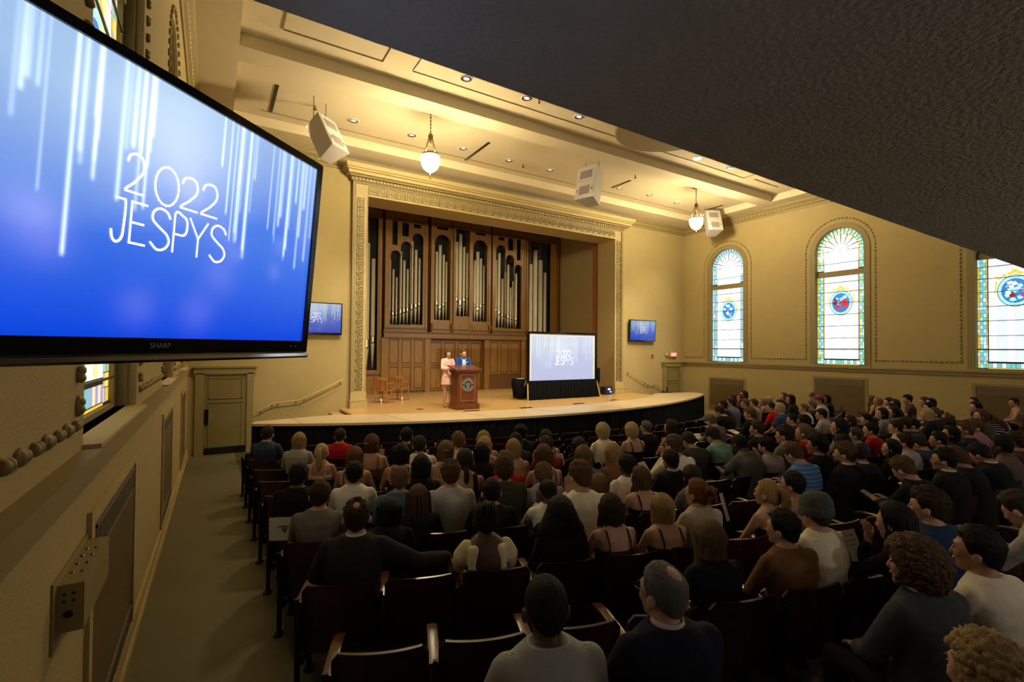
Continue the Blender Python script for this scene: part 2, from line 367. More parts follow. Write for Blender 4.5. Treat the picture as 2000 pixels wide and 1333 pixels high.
# ---------------------------------------------------------------- stained glass windows
def gl(name, c, e): return mat('glass_'+name, c, .25, var=.10, scale=5, emit=e)
GM = [mat('lead_came', (.02, .02, .02), .5), gl('white', (.93, .97, 1), .88), gl('ice', (.70, .84, .98), .88), gl('teal', (.16, .52, .55), .9),
      gl('yellow', (.85, .60, .05), .8), gl('blue', (.03, .20, .62), .8), gl('red', (.65, .03, .03), .7), gl('umber', (.16, .05, .02), .4),
      gl('aqua', (.35, .75, .80), 1.0), gl('violet', (.40, .38, .75), .8), gl('paleyellow', (.85, .80, .42), .9)]
def window(n, w, c, med, pal, label):
    T = side(w); base = T(c, ZW0-.1, 0)
    root = struct(bpy.data.objects.new('window_%d' % n, None), label); COL.objects.link(root); root.location = base
    def loc(mb, nm, mats, **k): return mb.build(nm, mats, root, org=base, **k)
    f = MB()
    if w == 'right': f.plate(arch(.99, ZW0-.06, ZS, 24, c), [arch(.80, ZW0, ZS, 24, c)], T, -.03, .02); f.plate(arch(.88, ZW0-.06, ZS, 24, c), [arch(.80, ZW0, ZS, 24, c)], T, .02, .20)
    else: f.plate(arch(1.0, ZW0-.1, ZS, 24, c), [arch(.80, ZW0, ZS, 24, c)], T, .13, .20); f.plate(arch(.99, ZW0-.1, ZS, 24, c), [arch(.93, ZW0-.04, ZS, 24, c)], T, .06, .13)
    loc(f, 'window_frame', TRIM)
    f = MB(); f.plate([(c-.8, 5.68), (c+.8, 5.68), (c+.8, 5.87), (c-.8, 5.87)], [], T, .10, .19); loc(f, 'mullion', TRIM)
    f = MB(); d = -.075 if w == 'left' else -.07
    f.plate([(c-1.0, ZW0-.11), (c+1.0, ZW0-.11), (c+1.0, ZW0-.04), (c-1.0, ZW0-.04)], [], T, d, .2); loc(f, 'window_sill', TRIML)
    g = MB(); D = .16
    g.plate(arch(.81, ZW0-.01, ZS, 20, c), [], T, D, D+.02, 0)
    def cell(a0, a1, z0, z1, mi, lay=1, gap=.006):
        g.plate([(c+a0+gap, z0+gap), (c+a1-gap, z0+gap), (c+a1-gap, z1-gap), (c+a0+gap, z1-gap)], [], T, D-.003*lay, D-.003*lay+.002, mi)
    def poly(pts, mi, lay=3): g.plate([(c+a, b) for a, b in pts], [], T, D-.003*lay, D-.003*lay+.002, mi)
    rnd = random.Random(n*7)
    bars = [2.66, 3.02, 3.42, 3.86, 4.28, 4.70, 5.10, 5.45, 5.68]
    for i in range(len(bars)-1):
        for k in range(6):
            a = -.56+k*1.12/6; cell(a, a+1.12/6, bars[i]+.006, bars[i+1]-.006, pal[0] if k % 2 else pal[1], gap=.0015)
    for k in range(6):
        a = -.56+k*1.12/6; cell(a, a+1.12/6, 5.87, 6.15, pal[0] if k % 2 else pal[1], gap=.0015)
    for sgn in (-1, 1):          # side borders
        z = ZW0+.02
        i = 0
        while z < ZS-.02:
            h = .115; z1 = min(z+h, ZS)
            if not (5.6 < z < 5.86):
                for (b0, b1, mm) in ((.58, .61, pal[4]), (.61, .68, pal[2+(i % 2)]), (.68, .75, pal[3-(i % 2)]), (.75, .80, pal[4])):
                    a0, a1 = sorted((sgn*b0, sgn*b1)); cell(a0, a1, z, z1, mm if rnd.random() > .2 else pal[1], gap=.004)
                if i % 6 == 2: cell(*sorted((sgn*.62, sgn*.74)), z, z1, 3, 2)
            z = z1; i += 1
    for k in range(12):          # bottom border
        a = -.58+k*.0967; cell(a, a+.0967, ZW0+.03, ZW0+.17, 3 if k in (5, 6) else (pal[2] if k % 2 else pal[1]), gap=.004)
    cell(-.58, .58, ZW0, ZW0+.03, pal[4])
    N = 18                        # arched border and fan
    for k in range(N):
        q0, q1 = math.pi*k/N+.02, math.pi*(k+1)/N-.02
        for r0, r1, mm in ((.60, .64, pal[4]), (.64, .71, pal[2+k % 2]), (.715, .77, pal[3-k % 2]), (.775, .80, pal[4])):
            poly([(r0*math.cos(q0), ZS+r0*math.sin(q0)), (r1*math.cos(q0), ZS+r1*math.sin(q0)), (r1*math.cos(q1), ZS+r1*math.sin(q1)), (r0*math.cos(q1), ZS+r0*math.sin(q1))], mm, 1)
    for k in range(8):
        q0, q1 = math.pi*k/8+.035, math.pi*(k+1)/8-.035
        poly([(.02*math.cos((q0+q1)/2), ZS+.02*math.sin((q0+q1)/2)), (.585*math.cos(q0), ZS+.585*math.sin(q0)), (.585*math.cos((q0+q1)/2), ZS+.585*math.sin((q0+q1)/2)), (.585*math.cos(q1), ZS+.585*math.sin(q1))], 1, 1)
    cell(-.57, .57, 6.16, ZS, 1, 1)
    ring = lambda r, cz, mi, lay, e=1, nn=20, cx=0: poly([(cx+r*math.cos(2*math.pi*k/nn), cz+r*e*math.sin(2*math.pi*k/nn)) for k in range(nn)], mi, lay)
    ring(.25, 6.62, 0, 2); ring(.237, 6.62, 1, 3); ring(.165, 6.62, 0, 4); ring(.155, 6.62, 1, 5)
    poly([(-.07, 6.70), (.07, 6.70), (0, 6.52)], 3, 6); poly([(-.03, 6.68), (.03, 6.68), (0, 6.60)], 1, 7)
    for sx in (-1, 1):
        for dz in (0, .06): poly([(sx*.30, 6.55+dz), (sx*.5, 6.52+dz), (sx*.5, 6.53+dz), (sx*.30, 6.56+dz)], 0, 4)
    # oval medallion with gilt scroll and hanging ribbons
    cz, rx, e = 4.70, .36, 1.22
    ring(rx+.015, cz, 0, 3, e); ring(rx, cz, 8, 4, e); ring(rx-.07, cz, 5, 5, e)
    for q in range(34):
        a, rr = rnd.random()*6.283, (rx-.09)*math.sqrt(rnd.random())
        px, pz = rr*math.cos(a)*.86, cz+rr*e*math.sin(a)*.86
        if pz > cz+.12: mm = rnd.choice([5, 8, 1])
        elif med == 'blue': mm = rnd.choice([5, 5, 8, 1, 9])
        elif med == 'red': mm = 6 if px < 0 else rnd.choice([7, 7, 6, 9])
        else: mm = rnd.choice([7, 6, 8, 8, 9]) if px < .1 else rnd.choice([8, 8, 5, 1])
        s_ = .035+.04*rnd.random(); poly([(px-s_, pz-s_*.5), (px+s_*.4, pz-s_), (px+s_, pz+s_*.4), (px-s_*.2, pz+s_*.8)], mm, 6+q % 4)
    for sx in (-1, 1):
        for (x_, z_, r_x) in ((.10, cz+.50, .07), (.22, cz+.46, .055), (.32, cz+.38, .05), (.40, cz+.44, .035)): ring(r_x, z_, 4, 6, .6, 10, sx*x_)
        poly([(sx*.37, cz+.30), (sx*.41, cz+.30), (sx*.43, cz-.05), (sx*.40, cz-.05)], 4, 5)
        poly([(sx*.41, cz-.12), (sx*.425, cz-.12), (sx*.44, cz-.5), (sx*.425, cz-.5)], 10, 5)
    ring(.075, cz+.56, 4, 7, .8, 10)
    # saddle bars
    for z in bars[:-1]+[6.15]: g.plate([(c-.8, z-.008), (c+.8, z-.008), (c+.8, z+.008), (c-.8, z+.008)], [], T, D-.045, D-.03, 0)
    g.plate([(c-.8, 3.0), (c+.8, 3.0), (c+.8, 3.035), (c-.8, 3.035)], [], T, D-.05, D-.03, 0)
    loc(g, 'stained_glass_pane', GM)
PALR = [1, 2, 3, 2, 10]; PALR2 = [1, 2, 3, 8, 4]; PALL = [1, 10, 9, 4, 4]
window(1, 'right', WC[0], 'blue', [1, 2, 3, 9, 8], 'arched stained glass window with blue oval, nearest the stage door')
window(2, 'right', WC[1], 'red', PALR2, 'arched stained glass window with red-figured oval medallion')
window(3, 'right', WC[2], 'mixed', PALR2, 'stained glass window partly hidden by the balcony edge')
window(4, 'left', WC[2], 'mixed', PALL, 'stained glass window in the near side wall, behind the hanging television')
window(5, 'left', WC[1], 'red', PALL, 'stained glass window halfway along the near side wall')
window(6, 'left', WC[0], 'blue', PALL, 'stained glass window at the far end of the near side wall')
# ---------------------------------------------------------------- doors
def door(n, x0, x1, label):
    base = Vector(((x0+x1)/2, YB, 0)); root = struct(bpy.data.objects.new('door_%d' % n, None), label); COL.objects.link(root); root.location = base
    m = MB()
    m.box(x0-.20, x0, YB-.07, YB, 0, 2.2); m.box(x1, x1+.16, YB-.07, YB, 0, 2.2); m.box(x0-.24, x1+.2, YB-.07, YB, 2.17, 2.34); m.box(x0-.28, x1+.24, YB-.10, YB, 2.34, 2.39)
    m.build('door_frame', TRIM, root, org=base)
    m = MB(); m.box(x0, x1, YB-.03, YB-.005, .02, 2.17)
    for a, b in ((.16, 1.42), (1.5, 2.08)):
        for (p, q, r, s) in ((x0+.1, x1-.1, a, a+.03), (x0+.1, x1-.1, b-.03, b), (x0+.1, x0+.13, a, b), (x1-.13, x1-.1, a, b)): m.box(p, q, YB-.045, YB-.03, r, s)
    d = m.build('door_leaf', DOOR, root, org=base)
    m = MB(); m.box(x0+.02, x1-.02, YB-.05, YB-.03, .03, .19); m.build('kick_plate', BLACKP, root, org=base)
    m = MB(); m.box(x0+.02, x0+.11, YB-.05, YB-.03, .82, 1.22); m.build('push_plate', BLACKP, root, org=base)
door(1, -.17, .84, 'khaki panelled door with black kick plate at end of near aisle')
door(2, 17.93, 18.9, 'khaki panelled door under the red exit sign')
# ---------------------------------------------------------------- stage
SCX, SCY, SR = 9.35, 29.07, 17.9
def sarc(r, x): return SCY-math.sqrt(r*r-(x-SCX)**2)
ZSg = 1.05
outer = []
for k in range(61):
    x = .83+(18.25-.83)*k/60; outer.append((x, sarc(SR, x)))
tipR = [(18.38, 13.85), (18.45, 14.05), (18.40, 14.25), (18.2, 14.38)]
innerR = [(16.4, 14.66), (15.75, 14.2)]
arcin = [(x, sarc(16.35, x)) for x in [15.2-(15.2-3.6)*k/30 for k in range(31)]]
innerL = [(3.36, 13.85), (2.85, 14.08), (.93, 13.7)]
m = MB(); m.plate(outer+tipR+innerR+arcin+innerL, [], lambda a, b, d: Vector((a, b, ZSg+d)), -.06, 0)
ap = m.build('stage_apron', APRONW, org=(9.3, 12, 1)); tag(ap, 'curved pale wood apron edging the front of the stage', 'stage', kind='structure')
m = MB(); m.plate([(3.36, 13.85)]+arcin[::-1]+[(15.75, 14.2), (15.75, YB+.01), (15.1, YB+.01), (15.1, 20.5), (3.4, 20.5), (3.4, YB+.01), (3.36, YB+.01)], [], lambda a, b, d: Vector((a, b, ZSg+d)), -.06, 0)
m.box(3.38, 15.7, 15.4, 20.4, 0, ZSg-.06)
sf = m.build('stage_floor', STAGEW, org=(9.3, 15, 1)); tag(sf, 'honey coloured wooden stage floor inside the proscenium', 'stage', kind='structure')
m = MB()  # board seams on the apron
for x in (1.9, 4.3, 6.5, 8.9, 11.3, 13.6, 15.7):
    a = Vector((x, sarc(SR-.02, x), 0)); b = Vector((x+(x-SCX)*-.03-.35, sarc(16.4, x-.35), 0)); t = (b-a).normalized(); s_ = Vector((-t.y, t.x, 0))*.008
    m.add([a-s_+Vector((0, 0, ZSg+.002)), a+s_+Vector((0, 0, ZSg+.002)), b+s_+Vector((0, 0, ZSg+.002)), b-s_+Vector((0, 0, ZSg+.002))], [(0, 1, 2, 3)])
o = m.build('trim_7', ORGD); struct(o, 'dark seams between the apron boards')
m = MB()   # pleated skirt
P = outer+tipR; ring0 = []; pts = []
for (a, b), (c, d) in zip(P, P[1:]):
    n = max(1, int(math.hypot(c-a, d-b)/.035))
    for k in range(n): pts.append((a+(c-a)*k/n, b+(d-b)*k/n, d-b, -(c-a)))
lo = []; hi = []
for i, (x, y, nx, ny) in enumerate(pts):
    L = math.hypot(nx, ny) or 1; nx /= L; ny /= L; w = .02*math.sin(i*1.1)+.008*math.sin(i*.37)
    lo.append((x-nx*.03+nx*w, y-ny*.03+ny*w, fl(y)+.01)); hi.append((x-nx*.03+nx*w*.4, y-ny*.03+ny*w*.4, ZSg-.03))
n = len(lo); m.add(lo+hi, [(i, i+1, n+i+1, n+i) for i in range(n-1)])
m.add([lo[0], hi[0], (.95, 13.72, ZSg-.03), (.95, 13.72, .05)], [(0, 1, 2, 3)])
tag(m.build('stage_skirt', BLACKC, org=(9.3, 12, 0), smooth=True), 'long black pleated skirt hanging below the curved stage front', 'skirt')
def steps(name, x0, x1, label):
    base = ((x0+x1)/2, 14.8, 0); r = thing(name, label, 'stairs', base, kind='structure')
    m = MB(); n = 6
    for k in range(n):
        a = x0+(x1-x0)*k/n; aa, bb = sorted((a, x1)); m.box(aa, bb, 14.12, YB-.01, 0, ZSg*(k+1)/(n+.6))
    m.build('treads', STAGEW, r, org=base)
steps('stage_stairs', 1.5, 3.34, 'wooden steps climbing to the stage below the handrail nearer the camera')
steps('stage_stairs', 17.2, 15.78, 'wooden steps climbing to the stage below the far handrail')
def rail(pts, brk, label):
    r = thing('handrail', label, 'handrail', (pts[0][0], YB-.08, pts[0][1]-.03)); base = r.location.copy()
    m = MB(); m.tube([(x, YB-.10, z) for x, z in pts], .02, 8, round_=True); m.build('rail', TRIML, r, org=base, smooth=True)
    for x, z in brk: m = MB(); m.tube([(x, YB-.10, z-.02), (x, YB-.07, z-.07), (x, YB-.0, z-.08)], .011, 6); m.build('bracket', IRON, r, org=base)
rail([(1.08, 1.09), (1.53, 1.32), (2.22, 1.37), (3.41, 1.94)], [(1.18, 1.13), (1.47, 1.29), (1.62, 1.33), (2.1, 1.36), (2.32, 1.42), (3.33, 1.9)], 'cream bent handrail on the wall between near door and proscenium')
rail([(15.39, 2.0), (16.6, 1.41), (17.2, 1.37), (17.81, 1.04)], [(15.46, 1.96), (16.5, 1.46), (16.7, 1.41), (17.1, 1.38), (17.7, 1.1)], 'cream bent handrail on the wall beside the far door')
# ceiling disc, slots, downlights, sprinklers
m = MB(); m.lathe([(.0, 8.70), (1.42, 8.70), (1.45, 8.72), (1.45, 8.97), (0, 8.97)], 48, (10.15, 8.55, 0))
tag(m.build('ceiling_disc', DISC, org=(10.15, 8.55, 8.7), smooth=True, sharp=30), 'large round tan acoustic disc fixed to the ceiling by the balcony edge', 'ceiling disc')
for i, (x, y0_, y1_, l) in enumerate(((1.18, 12.34, 13.88, 'long black air slot in the ceiling near the first speaker'), (6.83, 12.41, 14.0, 'black air slot in ceiling between the hanging lamp and speaker'), (12.63, 12.44, 13.4, 'black air slot in the ceiling beyond the middle speaker'), (18.0, 12.5, 13.3, 'short black air slot in ceiling by the far hanging lamp'), (.98, 9.2, 9.5, 'stub of black slot in ceiling beside the balcony edge'))):
    m = MB(); m.box(x-.04, x+.04, y0_, y1_, ZT-.015, ZT-.002); tag(m.build('air_slot', BLACKP, org=(x, y0_, ZT)), l, 'air vent', 'black slots in the ceiling')
DL = [(4.77, 9.76, 1), (6.38, 9.73, 1), (8.04, 9.77, 1), (12.93, 9.87, 1), (14.55, 9.85, 1), (3.12, 13.2, 0), (4.74, 13.19, 0), (6.38, 13.22, 0), (8.02, 13.25, 0), (9.62, 13.21, 0), (12.91, 13.29, 0), (14.44, 13.23, 0), (16.13, 13.3, 0)]
ORD = ['first', 'second', 'third', 'fourth', 'fifth', 'sixth', 'seventh', 'eighth', 'ninth', 'tenth', 'eleventh', 'twelfth', 'thirteenth', 'fourteenth', 'fifteenth', 'sixteenth', 'seventeenth', 'eighteenth', 'nineteenth', 'twentieth', 'twenty-first', 'twenty-second', 'twenty-third', 'twenty-fourth', 'twenty-fifth', 'twenty-sixth', 'twenty-seventh', 'twenty-eighth', 'twenty-ninth', 'thirtieth', 'thirty-first', 'thirty-second', 'thirty-third', 'thirty-fourth', 'thirty-fifth', 'thirty-sixth', 'thirty-seventh', 'thirty-eighth']
cnt = {0: 0, 1: 0}
for x, y, k in DL:
    l = '%s recessed downlight, counted from the near wall, in the ceiling line %s' % (ORD[cnt[k]], 'nearer the balcony' if k else 'nearer the stage'); cnt[k] += 1
    r = thing('downlight', l, 'ceiling light', (x, y, ZT), 0, 'recessed ceiling downlights'); b = (x, y, ZT)
    m = MB(); m.lathe([(.13, ZT-.012), (.15, ZT-.012), (.15, ZT), (.13, ZT)], 20, (x, y, 0)); m.build('trim_ring', WHITEP, r, org=b, smooth=True)
    m = MB(); m.lathe([(.0, ZT-.002), (.06, ZT-.003), (.128, ZT-.010)], 20, (x, y, 0)); m.build('reflector', CHROME, r, org=b, smooth=True)
    m = MB(); m.ell((x, y, ZT-.006), (.07, .05, .006), 12, 4); m.build('bulb', DLGLOW if k else mat('downlight_dim', (.85, .8, .68), .4, var=.01, emit=.7), r, org=b)
for x, y, l in ((2.1, 12.9, 'small brass sprinkler head beside the first hanging speaker'), (8.6, 13.3, 'small sprinkler head beside the sixth downlight area'), (12.4, 12.0, 'small sprinkler head in the ceiling past the middle speaker')):
    m = MB(); m.tube([(x, y, ZT), (x, y, ZT-.09)], .018, 8); m.lathe([(.05, ZT-.10), (.05, ZT-.09), (0, ZT-.09)], 10, (x, y, 0)); tag(m.build('sprinkler', BRASS, org=(x, y, ZT)), l, 'sprinkler', 'ceiling sprinklers')
# pendants
plab = ['brass chain pendant lamp with glowing opal bowl above the organ', 'brass chain pendant lamp with glowing opal bowl near the far corner', 'pendant lamp of which only the finial dips below balcony edge', 'pendant lamp hidden above the balcony edge']
for (x, y), l in zip(PENDANTS, plab):
    b = Vector((x, y, ZT)); r = thing('pendant_lamp', l, 'lamp', b, 0, 'pendant bowl lamps')
    m = MB(); m.lathe([(0, ZT), (.13, ZT), (.13, ZT-.03), (.05, ZT-.07), (0, ZT-.07)], 20, (x, y, 0)); m.build('canopy', BRASS, r, org=b, smooth=True)
    m = MB(); z = ZT-.07; k = 0
    while z > 8.40:
        M = Matrix.Rotation(math.pi/2*(k % 2), 3, 'Z'); m.ell((x, y, z-.03), (.022, .006, .035), 6, 6, 0, M); z -= .045; k += 1
    m.build('chain', BRASS, r, org=b)
    m = MB(); m.lathe([(0, 8.42), (.05, 8.38), (.07, 8.32), (.03, 8.24), (.02, 8.1), (0, 8.1)], 12, (x, y, 0))
    for q in range(4):
        a = q*math.pi/2+.4; m.tube([(x+.04*math.cos(a), y+.04*math.sin(a), 8.33), (x+.2*math.cos(a), y+.2*math.sin(a), 7.84)], .012, 6)
    m.lathe([(.21, 7.80), (.225, 7.83), (.21, 7.87), (.19, 7.83)], 20, (x, y, 0)); m.build('hanger', BRASS, r, org=b, smooth=True)
    m = MB(); m.lathe([(0.0, 7.41), (.09, 7.43), (.17, 7.50), (.22, 7.60), (.238, 7.70), (.235, 7.80), (.21, 7.83), (.20, 7.80), (.2, 7.7), (.13, 7.54), (0, 7.46)], 28, (x, y, 0)); m.build('glass_bowl', GLOW if y > 9 else GLOW2, r, org=b, smooth=True)
    m = MB(); m.lathe([(0, 7.80), (.205, 7.80), (.205, 7.805), (0, 7.806)], 24, (x, y, 0)); m.build('reflector', TRIML, r, org=b, smooth=False)  # disc added to keep the bowl's inner glow off the ceiling
    m = MB(); m.lathe([(0, 7.22), (.02, 7.24), (.012, 7.28), (.02, 7.32), (.03, 7.40), (0, 7.42)], 10, (x, y, 0)); m.build('finial', BRASS, r, org=b, smooth=True)
# hanging speakers
def spk(c, yaw, tilt, label, s=1):
    r = thing('hanging_speaker', label, 'speaker', c, 0, 'ceiling hung loudspeakers')
    M = Matrix.Rotation(yaw, 4, 'Z') @ Matrix.Rotation(tilt, 4, 'X') @ Matrix.Scale(s, 4)
    def sub(mb, nm, mt, par=r, **k):
        mb.v = [tuple(M @ Vector(v)) for v in mb.v]; return mb.build(nm, mt, par, **k)
    m = MB(); a, b = .32, .2
    m.plate([(-a, 0), (a, 0), (b, .55), (-b, .55)], [], lambda p, q, d: Vector((p, q, d)), -.5, .5); cab = sub(m, 'cabinet', GREYB)
    m = MB(); m.box(-.28, .28, -.012, 0, .05, .44); m.box(-.2, .2, -.02, -.012, .12, .36, 1); sub(m, 'horn_grille', [GREYB, GRILLE])
    m = MB(); m.box(-.28, .28, -.012, 0, -.46, -.02); m.box(-.17, .17, -.02, -.012, -.38, -.12, 1); m.box(-.26, -.21, -.02, -.012, -.28, -.2, 1); m.box(.21, .26, -.02, -.012, -.28, -.2, 1); sub(m, 'woofer_grille', [GREYB, GRILLE])
    for dx in (-.22, .22):
        m = MB(); p = M @ Vector((dx, .25, .5)); m.tube([p, (p.x, p.y, ZT-c[2])], .008, 5); m.build('hanging_cable', IRON, r)
spk((2.42, 12.2, 8.12), R(38), R(-28), 'grey loudspeaker hung from the ceiling nearest the near wall', .95)
spk((9.95, 11.75, 8.22), R(-74), R(-12), 'grey loudspeaker hung from ceiling in the middle, above the screen', 1.1)
spk((17.6, 12.6, 8.35), R(-30), R(-20), 'grey loudspeaker behind the far pendant lamp', .95)
# exit sign and fire alarm
b = (18.35, YB-.05, 2.76); r = thing('exit_sign', 'glowing red exit sign above the far door', 'exit sign', b)
m = MB(); m.box(18.12, 18.62, YB-.09, YB-.0, 2.62, 2.84); m.build('housing', TRIML, r, org=b)
m = MB(); m.box(18.22, 18.58, YB-.10, YB-.09, 2.64, 2.82); m.build('face', EXITR, r, org=b)
m = MB(); m.ell((17.98, YB-.05, 2.72), (.09, .05, .1)); m.build('lamp_head', TRIML, r, org=b, smooth=True)
def text(s, size, mt, parent, M, name='lettering', ext=.002):
    c = bpy.data.curves.new(name, 'FONT'); c.body = s; c.size = size; c.extrude = ext; c.align_x = 'CENTER'; c.align_y = 'CENTER'
    t = bpy.data.objects.new('tmp', c); COL.objects.link(t)
    me = bpy.data.meshes.new_from_object(t.evaluated_get(bpy.context.evaluated_depsgraph_get())); COL.objects.unlink(t)
    me.materials.clear(); me.materials.append(mt); me.transform(M)
    o = bpy.data.objects.new(name, me); COL.objects.link(o); o.parent = parent; return o
text('EXIT', .17, mat('exit_letter', (1, .75, .7), .5, var=.01, emit=1.2), r, Matrix.Translation((.05, -.052, -.03)) @ Matrix.Rotation(R(90), 4, 'X'))
m = MB(); m.box(17.0, 17.09, YB-.05, YB, 2.58, 2.74); tag(m.build('fire_alarm', REDP, org=(17.04, YB, 2.66)), 'small dark red fire alarm on wall before the exit sign', 'fire alarm')
# heaters
def heater(w, c, z0, z1, label):
    T = side(w); b = T(c, z0, 0); r = thing('wall_heater', label, 'heater', b, 0, 'wall heater covers')
    m = MB(); m.plate([(c-.90, z0-.05), (c+.90, z0-.05), (c+.90, z1+.05), (c-.90, z1+.05)], [[(c-.82, z0+.02), (c+.82, z0+.02), (c+.82, z1-.03), (c-.82, z1-.03)]], T, -.022, 0); m.build('frame', TRIML if w == 'left' else TRIM, r, org=b)
    m = MB(); m.plate([(c-.82, z0+.02), (c+.82, z0+.02), (c+.82, z1-.03), (c-.82, z1-.03)], [], T, -.012, 0); m.build('panel', HEATP, r, org=b)
    for nm, a, bb in (('top_grille', z1-.24, z1-.06), ('bottom_grille', z0+.05, z0+.2)):
        m = MB()
        for (p, q, s_, t) in ((c-.76, c+.76, a, a+.015), (c-.76, c+.76, bb-.015, bb), (c-.76, c-.745, a, bb), (c+.745, c+.76, a, bb)): m.plate([(p, s_), (q, s_), (q, t), (p, t)], [], T, -.022, -.012)
        k = c-.74
        while k < c+.74:
            m.plate([(k, a+.015), (k+.012, a+.015), (k+.012, bb-.015), (k, bb-.015)], [], T, -.018, -.012); k += .03
        m.build(nm, HEATG, r, org=b)
heater('right', WC[0], .32, 1.70, 'brown wall heater under the window with the blue oval')
heater('right', WC[1], .55, 1.97, 'brown wall heater under the window with red oval')
heater('right', WC[2], .75, 1.97, 'brown wall heater under the window cut by the balcony')
heater('left', WC[2]+.05, .62, 1.98, 'tall brown wall heater beside the aisle, nearest the camera')
heater('left', WC[1], .50, 1.97, 'brown wall heater seen edge on, halfway down the aisle')
heater('left', WC[0], .30, 1.90, 'brown wall heater seen edge on near the aisle door')
# utility box on the near wall
b = (XL, 3.0, 1.7); r = thing('junction_box', 'khaki metal box with round knockouts beside the nearest heater', 'junction box', b)
m = MB(); m.box(XL, XL+.008, 2.66, 3.36, 1.64, 1.93); m.build('back_plate', TRIM, r, org=b)
m = MB(); m.box(XL, XL+.095, 2.72, 3.30, 1.70, 1.90); m.build('cover', TRIM, r, org=b)
def knock(c_, r__):
    m = MB(); m.ell(c_, r__, 8, 4); m.build('knockout', BLACKP, r, org=b)
for x_, z_ in ((.03, 1.86), (.06, 1.86), (.03, 1.83), (.06, 1.83)): knock((XL+x_, 2.719, z_), (.007, .003, .006))
knock((XL+.045, 2.718, 1.775), (.018, .004, .016))
for y_ in (2.85, 2.95, 3.05, 3.15):
    for x_ in (.03, .065): knock((XL+x_, y_, 1.901), (.009, .012, .003))
for x_, y_, l_ in ((2.6, -.75, 'nearest the wall'), (4.6, -.7, 'second from the wall'), (7.6, -.65, 'third from the wall'), (11.5, -.6, 'fourth from the wall')):
    m = MB(); m.lathe([(0, 3.79), (.18, 3.79), (.2, 3.80), (0, 3.80)], 20, (x_, y_, 0)); tag(m.build('downlight', mat('under_balcony_lamp', (1, .78, .62), .4, var=.01, emit=9), org=(x_, y_, 3.8)), 'round lit downlight under the balcony behind the television, '+l_, 'ceiling light', 'under balcony lamps')
# balcony over the camera
m = MB(); e = [(XL, 1.405), (2, 1.43), (8, 1.505), (XR, 1.62)]
m.plate([(XL, -6), (XR, -6)]+e[::-1], [], lambda a, b_, d: Vector((a, b_, 3.8+d)), 0, .5)
m.plate([(XL, 1.3)]+e+[(XR, 1.3)], [], lambda a, b_, d: Vector((a, b_-.02, 4.3+d)), 0, .8)
struct(m.build('ceiling_balcony', BALC), 'dark rough textured underside of the balcony overhead')
# ================================================================ ORGAN
PIPES = [[(5.36, 0.22, 7.23, 3.26, 2.92, 2.07), (5.61, 0.17, 6.61, 3.41, 3.13, 2.09), (5.10, .24, 7.85, 3.3, 2.95, 2.07), (4.80, .22, 7.4, 3.3, 2.95, 2.07), (4.52, .17, 6.8, 3.3, 2.95, 2.07)], [(6.26, 0.09, 6.63, 4.49, 4.27, 3.93), (6.41, 0.09, 6.23, 4.46, 4.28, 3.93), (6.55, 0.08, 5.9, 4.47, 4.3, 3.94), (6.72, 0.12, 7.0, 4.58, 4.37, 3.94), (6.88, 0.11, 6.65, 4.6, 4.42, 3.95), (7.03, 0.09, 6.29, 4.64, 4.46, 3.96), (7.21, 0.15, 7.52, 4.8, 4.57, 3.96), (7.4, 0.13, 7.16, 4.86, 4.65, 3.97), (7.56, 0.1, 6.81, 4.92, 4.74, 3.97)], [(8.18, 0.08, 6.84, 5.05, 4.94, 4.18), (8.32, 0.11, 7.17, 4.97, 4.8, 4.19), (8.48, 0.14, 7.48, 4.83, 4.65, 4.2), (8.65, 0.11, 7.07, 4.94, 4.77, 4.2), (8.78, 0.08, 6.77, 5.07, 4.96, 4.21)], [(9.09, 0.09, 7.32, 5.32, 5.16, 4.39), (9.24, 0.13, 7.71, 5.21, 5.03, 4.39), (9.43, 0.17, 8.07, 5.11, 4.86, 4.4), (9.61, 0.12, 7.52, 5.21, 5.04, 4.41), (9.77, 0.11, 7.26, 5.32, 5.17, 4.42)], [(10.08, 0.08, 6.69, 5.07, 4.97, 4.19), (10.2, 0.11, 6.99, 4.95, 4.81, 4.19), (10.35, 0.16, 7.4, 4.84, 4.67, 4.2), (10.51, 0.12, 7.1, 4.97, 4.82, 4.2), (10.66, 0.08, 6.79, 5.08, 4.98, 4.21)], [(11.21, 0.1, 6.8, 4.91, 4.77, 3.93), (11.36, 0.13, 7.13, 4.87, 4.68, 3.93), (11.54, 0.15, 7.49, 4.75, 4.56, 3.94), (11.72, 0.11, 6.28, 4.63, 4.48, 3.94), (11.87, 0.11, 6.62, 4.59, 4.43, 3.95), (12.04, 0.13, 6.98, 4.54, 4.39, 3.95), (12.19, 0.1, 5.89, 4.47, 4.34, 3.96), (12.34, 0.12, 6.21, 4.48, 4.32, 3.96), (12.49, 0.12, 6.59, 4.46, 4.32, 3.96)], [(13.2, 0.11, 6.53, 3.2, 2.95, 2.07), (13.43, 0.21, 7.16, 3.25, 2.95, 2.07), (13.72, 0.25, 7.88, 3.3, 2.95, 2.07), (14.04, 0.24, 7.42, 3.26, 2.95, 2.07), (14.3, 0.16, 6.81, 3.3, 3.0, 2.07)]]
ob = Vector((9.43, 19.8, ZSg)); org = thing('pipe_organ', 'oak pipe organ filling the back of the stage, five towers of pipes', 'pipe organ', ob)
FY = 19.62
TF = lambda a, b, d: Vector((a, FY+d, b))
def rc(x0, x1, z0, z1): return [(x0, z0), (x1, z0), (x1, z1), (x0, z1)]
def ar(x0, x1, z0, zt): w = (x1-x0)/2; return arch(w, z0, zt-w, 10, (x0+x1)/2)
mir = lambda l: [(18.86-b, 18.86-a, c, d) for a, b, c, d in l]
